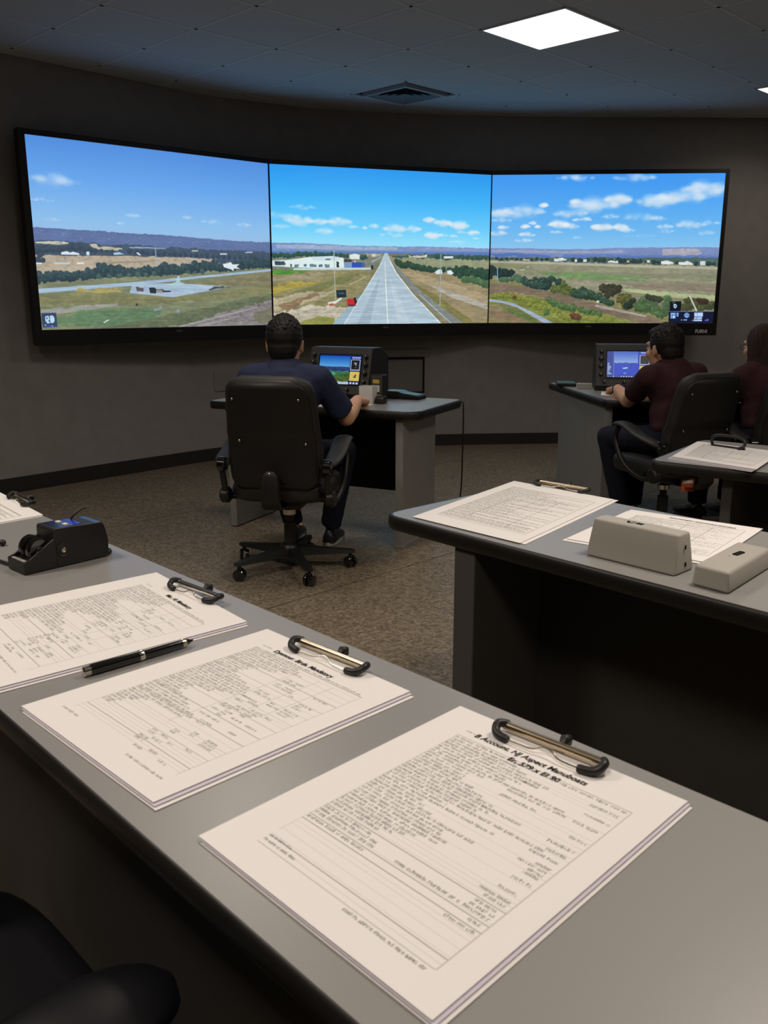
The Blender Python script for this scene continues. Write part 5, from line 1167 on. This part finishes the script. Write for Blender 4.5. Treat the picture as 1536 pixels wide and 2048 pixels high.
obj('label_strip', box(BM(), -.03, .03, -.0035, .0035, -.024, -.008), M_white, tg); obj('label_print', box(BM(), -.03, .03, -.0033, .0033, -.052, -.047), mat('dull_print', (.75, .3, .15, 1), .5), tg)
tg['label'] = 'orange tag with white strip'
F3 = Vector((-.18, .98)).normalized()
ch3 = copy_tree(ch1); ch3.location = (2.21, 4.98, 0); ch3.rotation_euler = (0, 0, yaw_of(F3)); ch3['label'] = 'black swivel office chair of the long-haired person at the right edge'
for c in list(bpy.data.objects):
    if c.parent == ch3 and c.name.startswith('warning_tag'): bpy.data.objects.remove(c)
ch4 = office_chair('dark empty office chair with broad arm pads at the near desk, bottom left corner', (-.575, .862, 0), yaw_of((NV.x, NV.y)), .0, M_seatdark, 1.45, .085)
# ---------------------------------------------------------------- people
def hand(bm, wrist, d, n, side, curl=(50, 60, 40), thumb=35, spread=1.0, k=1.0):
    """five fingers on a palm; d towards the fingertips, n out of the back of the hand, side +1 right hand / -1 left hand"""
    d = Vector(d).normalized(); n = Vector(n); n = (n - d * n.dot(d)).normalized(); lat = d.cross(n) * side   # lat points to the little finger
    w = Vector(wrist)
    for a, b, ra, rb in ((-.012, -.024, .017, .0135), (-.004, -.008, .018, .0135), (.006, .009, .018, .013), (.014, .025, .016, .012)):
        cap(bm, w + d * .012 * k + lat * a * k, w + d * .088 * k + lat * b * k, ra * k, rb * k, 10)
    for i, (off, ln, r0, sp) in enumerate(((-.0265, .92, .0092, -.10), (-.009, 1.0, .0095, -.02), (.0085, .94, .0092, .05), (.0255, .76, .0080, .14))):
        p = w + d * (.090 - .004 * (i == 3)) * k + lat * off * k; a = 0.0; dd = (d + lat * sp * spread).normalized()
        for j, (seg, rs) in enumerate(((.043, 1.0), (.026, .92), (.021, .84))):
            a += math.radians(curl[j] * (1 + .06 * i)); v = dd * math.cos(a) - n * math.sin(a); q = p + v * seg * ln * k
            cap(bm, p, q, r0 * rs * k, r0 * rs * .93 * k, 10); p = q
    p = w + d * .028 * k - lat * .022 * k; t = math.radians(thumb)
    for seg, r0, bend in ((.036, .0125, 0), (.030, .0108, .35), (.024, .0095, .6)):
        v = (d * math.cos(t - bend * .6) - lat * math.sin(t - bend * .6) - n * (.35 + bend * .5)).normalized(); q = p + v * seg * k; cap(bm, p, q, r0 * k, r0 * .9 * k, 10); p = q
def rot_basis(x, y, z): return Matrix((x, y, z)).transposed()
def person(label, base, fwd, J, head_f, shirt_m, hair, collar=True, cap_k=1.0):
    """J: joints in world metres. Every garment is a child of the one continuous body."""
    F = Vector((fwd[0], fwd[1], 0)).normalized(); Rt = Vector((F.y, -F.x, 0)); U = Vector((0, 0, 1)); B = Vector(base)
    r = thing('person', label, 'person', base, 0)
    g = lambda k: Vector(J[k]) - B
    hipc = g('hip'); neck = g('neck'); head = g('head'); chest = g('chest'); belly = g('belly')
    hf = Vector(head_f).normalized(); hr = hf.cross(U).normalized(); hu = hr.cross(hf).normalized(); HR = rot_basis(hr, hf, hu)
    K = J.get('head_k', 1.0); hp = lambda x, y, z: head + (hr * x + hf * y + hu * z) * K; HR = HR * K
    tup = (neck - hipc).normalized(); tr = Rt; tf = tup.cross(tr) * -1 if False else tr.cross(tup) * -1
    tf = U.cross(Rt) if False else (tup.cross(Rt)); tf = tf if tf.dot(F) > 0 else -tf
    TR = rot_basis(Rt, tf, tup)
    bm = BM()
    # head and neck
    ell(bm, hp(0, -.008, .022), (.074, .094, .098), HR, 20); ell(bm, hp(0, .028, -.045), (.058, .064, .072), HR, 16); ell(bm, hp(0, .070, -.092), (.026, .022, .022), HR)
    ell(bm, hp(0, .078, .034), (.056, .020, .016), HR); cap(bm, hp(0, .092, .020), hp(0, .110, -.022), .008, .012)
    for s in (-1, 1):
        ell(bm, hp(s * .012, .100, -.026), (.009, .010, .008), HR); ell(bm, hp(s * .040, .060, -.020), (.026, .028, .026), HR)
        ell(bm, hp(s * .076, -.006, -.004), (.009, .017, .029), HR @ Matrix.Rotation(s * .35, 3, 'Z')); cap(bm, hp(s * .082, -.018, .018), hp(s * .080, -.006, -.032), .007, .006)
    ell(bm, hp(0, .088, -.056), (.026, .012, .014), HR)
    cap(bm, head + hu * -.045 - hf * .012, neck + U * -.01, .054, .062); 
    # trunk
    ell(bm, hipc + U * .02, (.160, .120, .105), TR); ell(bm, belly, (.140, .108, .13), TR); ell(bm, chest, (.152, .112, .15), TR); cap(bm, chest + tup * .08, neck - tup * .02, .095, .062)
    for s, k in ((1, 'r'), (-1, 'l')):
        sh, el, wr = g('sh_' + k), g('el_' + k), g('wr_' + k); cap(bm, neck - tup * .05 + Rt * s * .05, sh, .062, .056); cap(bm, sh, el, .050, .040); m = el.lerp(wr, .35); cap(bm, el, m, .044, .045); cap(bm, m, wr, .045, .030)
        hd = J['hand_' + k]; cap(bm, wr, wr + Vector(hd[0]).normalized() * .02, .029, .024); hand(bm, wr + Vector(hd[0]).normalized() * .008, hd[0], hd[1], s, *(hd[2:]), k=J.get('hand_k', 1.08))
        hp_, kn, an, toe = g('hp_' + k), g('kn_' + k), g('an_' + k), g('toe_' + k)
        cap(bm, hp_, kn, .080, .054); m = kn.lerp(an, .35); cap(bm, kn, m, .053, .054); cap(bm, m, an, .054, .035); cap(bm, an, an - U * .035, .034, .03); cap(bm, an - U * .05, toe, .034, .026)
    body = remesh('body', bm, .0062, M_skin, r, 4)
    # face details
    for s in (-1, 1):
        e = obj('eye', ell(BM(), hp(s * .030, .082, .010), (.0125, .0105, .0095), HR), M_eye, body, smooth=60); obj('iris', ell(BM(), hp(s * .030, .0915, .010), (.0055, .002, .0055), HR), M_gloss, e, smooth=60)
        bb = BM(); cap(bb, hp(s * .016, .096, .032), hp(s * .046, .084, .034), .0045, .0035, 8); obj('eyebrow', bb, M_hair, body, smooth=60)
    bb = BM(); ell(bb, hp(0, .098, -.052), (.022, .006, .005), HR); ell(bb, hp(0, .098, -.061), (.019, .007, .005), HR); obj('lips', bb, M_lips, body, smooth=60)
    # shirt
    bm = BM(); ell(bm, hipc + U * .075, (.178, .138, .075), TR); ell(bm, belly, (.168, .134, .14), TR); ell(bm, chest, (.172, .128, .158), TR); cap(bm, chest + tup * .08, neck - tup * .045, .105, .080)
    for s, k in ((1, 'r'), (-1, 'l')):
        sh, el = g('sh_' + k), g('el_' + k); cap(bm, neck - tup * .055 + Rt * s * .05, sh, .070, .066); q = sh.lerp(el, J.get('sleeve', .78)); cap(bm, sh, q, .068, .062); d = (el - sh).normalized(); cyl(bm, sh.lerp(el, .4), q + d * .035, .064, .068, 18)
        cap(bm, chest + Rt * s * .09 + tup * .02, sh, .09, .062)
    sh = remesh('shirt', bm, .009, shirt_m, r, 8, .006)
    if collar:
        bm = BM(); rings = []
        cdir = (neck - chest).normalized(); cx = Rt; cy = cdir.cross(cx); cy = cy if cy.dot(F) > 0 else -cy; c0 = neck - cdir * .028
        for rad, z in ((.094, -.012), (.088, .020), (.079, .046), (.076, .049), (.072, .045), (.074, .0), (.078, -.012)):
            rings.append([c0 + cx * rad * math.cos(a) * 1.02 + cy * (rad * math.sin(a) * .98 + .004) + cdir * (z - .014 * max(0, math.sin(a))) for a in [2 * math.pi * k / 28 for k in range(28)]])
        loft(bm, rings, caps=False); obj('collar', bm, M_collar if shirt_m is M_navy else shirt_m, sh, smooth=60)
    # trousers
    bm = BM(); ell(bm, hipc + U * .01, (.172, .132, .108), TR)
    for s, k in ((1, 'r'), (-1, 'l')):
        hp_, kn, an = g('hp_' + k), g('kn_' + k), g('an_' + k); cap(bm, hp_, kn, .090, .068); cap(bm, hipc + Rt * s * .06, hp_, .10, .09); cap(bm, kn, kn.lerp(an, .4), .066, .066); cyl(bm, kn.lerp(an, .35), an + U * .0, .066, .058, 18); cap(bm, kn.lerp(an, .4), kn.lerp(an, .85), .064, .054)
    remesh('trousers', bm, .010, M_trouser, r, 8, .008)
    for k in ('r', 'l'):
        an, toe = g('an_' + k), g('toe_' + k); d = Vector((toe.x - an.x, toe.y - an.y, 0)).normalized(); q = Vector((-d.y, d.x, 0)); c = Vector((an.x, an.y, 0)) - B * 0
        zf = -B.z + J.get('foot_z', 0.0); lift = an.z - (zf + .10)
        bm = BM(); rings = []
        for t, w, h in ((-.075, .022, .06), (-.06, .036, .085), (-.02, .040, .105), (.04, .043, .090), (.10, .049, .064), (.15, .046, .052), (.185, .030, .042), (.195, .012, .032)):
            ring = []
            for kk in range(12):
                a = 2 * math.pi * kk / 12; x = math.cos(a) * w; z = max(.0, .018 + (h - .018) * max(0, math.sin(a)) + (0 if math.sin(a) >= 0 else math.sin(a) * .002)); p = c + d * t + q * x; ring.append((p.x, p.y, zf + lift + z))
            rings.append(ring)
        shoe = obj('shoe', loft(bm, rings), M_black, r, smooth=60)
        bm = BM(); out = []
        for kk in range(24):
            a = 2 * math.pi * kk / 24; p = c + d * (.058 + .138 * math.cos(a)) + q * (.047 * math.sin(a)); out.append((p.x, p.y))
        obj('sole', prism(bm, out, zf + lift, zf + lift + .019, .003), M_sole, shoe)
    # hair
    rng = random.Random(len(label)); bm = BM()
    if hair == 'short':
        ell(bm, hp(0, -.018, .036), (.083, .094, .096), HR, 20); ell(bm, hp(0, -.055, -.012), (.068, .052, .076), HR, 16); ell(bm, hp(0, .035, .088), (.060, .050, .034), HR)
        for k in range(420):
            a = rng.uniform(0, 6.28); e = rng.uniform(.25, 1.5); v = Vector((math.cos(a) * math.cos(e), math.sin(a) * math.cos(e), math.sin(e)))
            if v.y > .45 and v.z < .6: continue
            p = hp(v.x * .080, -.018 + v.y * .091, .036 + v.z * .093); q = p + (hr * (v.x * .8 + rng.uniform(-.3, .3)) + hf * (v.y * .8 + rng.uniform(-.1, .4)) + hu * (v.z + rng.uniform(-.1, .3))) * rng.uniform(.007, .013); cap(bm, p, q, .0045, .0018, 6)
        remesh('hair', bm, .0036, M_hair, body, 1, .0)
    else:
        ell(bm, hp(0, -.018, .034), (.086, .098, .100), HR, 20); ell(bm, hp(0, -.062, -.05), (.086, .058, .13), HR, 16)
        for k in range(110):
            a = rng.uniform(-.35, 3.5); v = Vector((math.cos(a) * .088, -math.sin(a) * .092 - .012, 0)); x = rng.uniform(.9, 1.06)
            P = [hp(v.x * .75, v.y * .7, .10), hp(v.x * x, v.y * x, .04), hp(v.x * x * 1.05, v.y * x * 1.06, -.07), hp(v.x * 1.10 + rng.uniform(-.018, .018), v.y * 1.1 + rng.uniform(-.02, .01), -.17), hp(v.x * 1.1 + rng.uniform(-.03, .03), v.y * 1.05 + rng.uniform(-.02, .015), -.24 - rng.uniform(0, .09))]
            tube(bm, smooth_path(P, 4), [.007 + .004 * math.sin(i / 16 * 3.1) for i in range(16)] + [.002], 7)
        remesh('hair', bm, .0042, M_brown, body, 0, .003)
    return r, body, hp, HR
# the man in navy at the centre desk
J = dict(hip=(-.478, 4.285, .585), belly=(-.480, 4.285, .73), chest=(-.484, 4.300, .88), neck=(-.485, 4.335, 1.036), head=(-.485, 4.368, 1.126),
         sh_r=(-.315, 4.275, .968), el_r=(-.190, 4.410, .762), wr_r=(-.142, 4.690, .819), sh_l=(-.655, 4.335, .968), el_l=(-.752, 4.400, .745), wr_l=(-.675, 4.64, .70),
         hand_r=((.16, .93, -.10), (.15, .12, 1), (62, 72, 45), 25, .6), hand_l=((.3, .9, -.25), (-.2, .2, .9), (25, 30, 20), 35),
         hp_r=(-.395, 4.30, .575), hp_l=(-.565, 4.33, .575), kn_r=(-.215, 4.70, .545), kn_l=(-.60, 4.76, .545), an_r=(-.300, 4.790, .10), an_l=(-.52, 4.86, .10), toe_r=(-.27, 4.95, .03), toe_l=(-.50, 5.03, .03), sleeve=.70, head_k=1.10, hand_k=1.28)
r, body, hp, HR = person('man in navy shirt seated with his back turned, one hand on the centre desk', (-.478, 4.285, 0), (.17, .985), J, (.10, .99, -.06), M_navy, 'short')
# the man in maroon, turned to the left
c2 = Vector((1.640, 4.90, 0)); f2 = Vector((-.50, .866, 0)); r2v = Vector((.866, .50, 0))
L2 = lambda a, b, z: tuple(c2 + r2v * a + f2 * b + Vector((0, 0, z)))
J = dict(hip=L2(0, -.02, .585), belly=L2(0, .0, .72), chest=L2(0.0, .03, .865), neck=L2(.0, .075, .995), head=L2(-.005, .115, 1.070),
         sh_r=L2(.185, .045, .93), el_r=L2(.24, .20, .74), wr_r=L2(.10, .43, .80), sh_l=L2(-.185, .045, .93), el_l=(1.445, 5.19, .762), wr_l=(1.452, 5.475, .804),
         hand_l=((-.06, .97, -.16), (0.1, .15, 1), (34, 40, 28), 28, .6), hand_r=((-.5, .8, -.1), (0, 0, 1), (30, 35, 25), 30),
         hp_r=L2(.09, 0, .575), hp_l=L2(-.09, 0, .575), kn_r=L2(.16, .42, .545), kn_l=L2(-.115, .40, .545), an_r=L2(.14, .42, .10), an_l=(1.440, 5.14, .10), toe_r=L2(.16, .58, .03), toe_l=(1.50, 5.30, .03), sleeve=.56, head_k=1.08)
r, body, hp, HR = person('man in a short-sleeved maroon shirt seated on the right, face turned left', tuple(c2), (-.50, .866), J, (-.43, .90, -.10), M_maroon, 'short')
w = Vector(J['wr_l']) - c2; dd = (Vector(J['wr_l']) - Vector(J['el_l'])).normalized(); a_, b_ = frame_axes(dd); bm = BM()
w = w - dd * .005
tube(bm, [w + (a_ * math.cos(t) + b_ * math.sin(t)) * .0300 for t in [2 * math.pi * k / 28 for k in range(29)]], .0045, 8); obj('wristband', bm, M_navy, r, smooth=60)['label'] = 'dark blue wristband'
# the long-haired person at the right edge
c3 = Vector((2.20, 5.00, 0)); f3 = Vector((-.30, .954, 0)); r3v = Vector((.954, .30, 0))
L3 = lambda a, b, z: tuple(c3 + r3v * a + f3 * b + Vector((0, 0, z)))
J = dict(hip=L3(0, -.02, .585), belly=L3(0, .0, .71), chest=L3(0, .03, .845), neck=L3(0, .075, 1.000), head=L3(0, .11, 1.078),
         sh_r=L3(.17, .045, .91), el_r=L3(.23, .16, .74), wr_r=L3(.12, .38, .81), sh_l=L3(-.165, .045, .915), el_l=L3(-.215, .16, .72), wr_l=L3(-.10, .37, .805),
         hand_l=((.3, .9, -.1), (0, 0, 1), (30, 35, 25), 30), hand_r=((-.2, .9, -.1), (0, 0, 1), (30, 35, 25), 30),
         hp_r=L3(.09, 0, .575), hp_l=L3(-.09, 0, .575), kn_r=L3(.12, .40, .545), kn_l=L3(-.12, .40, .545), an_r=L3(.11, .42, .10), an_l=L3(-.11, .42, .10), toe_r=L3(.12, .58, .03), toe_l=L3(-.12, .58, .03), sleeve=.85)
r, body, hp, HR = person('person with long brown hair, glasses and a maroon shirt at the right edge', tuple(c3), (-.30, .954), J, (-.42, .90, -.14), M_maroon, 'long')
bm = BM()
for s in (-1, 1):
    tube(bm, [hp(s * .032 + .021 * math.cos(t), .105, .010 + .017 * math.sin(t)) for t in [2 * math.pi * k / 20 for k in range(21)]], .0018, 6); tube(bm, [hp(s * .052, .104, .014), hp(s * .080, .06, .014), hp(s * .086, .0, .012)], .0018, 6)
tube(bm, [hp(-.011, .106, .014), hp(.011, .106, .014)], .0018, 6); obj('glasses', bm, M_black, r, smooth=60)
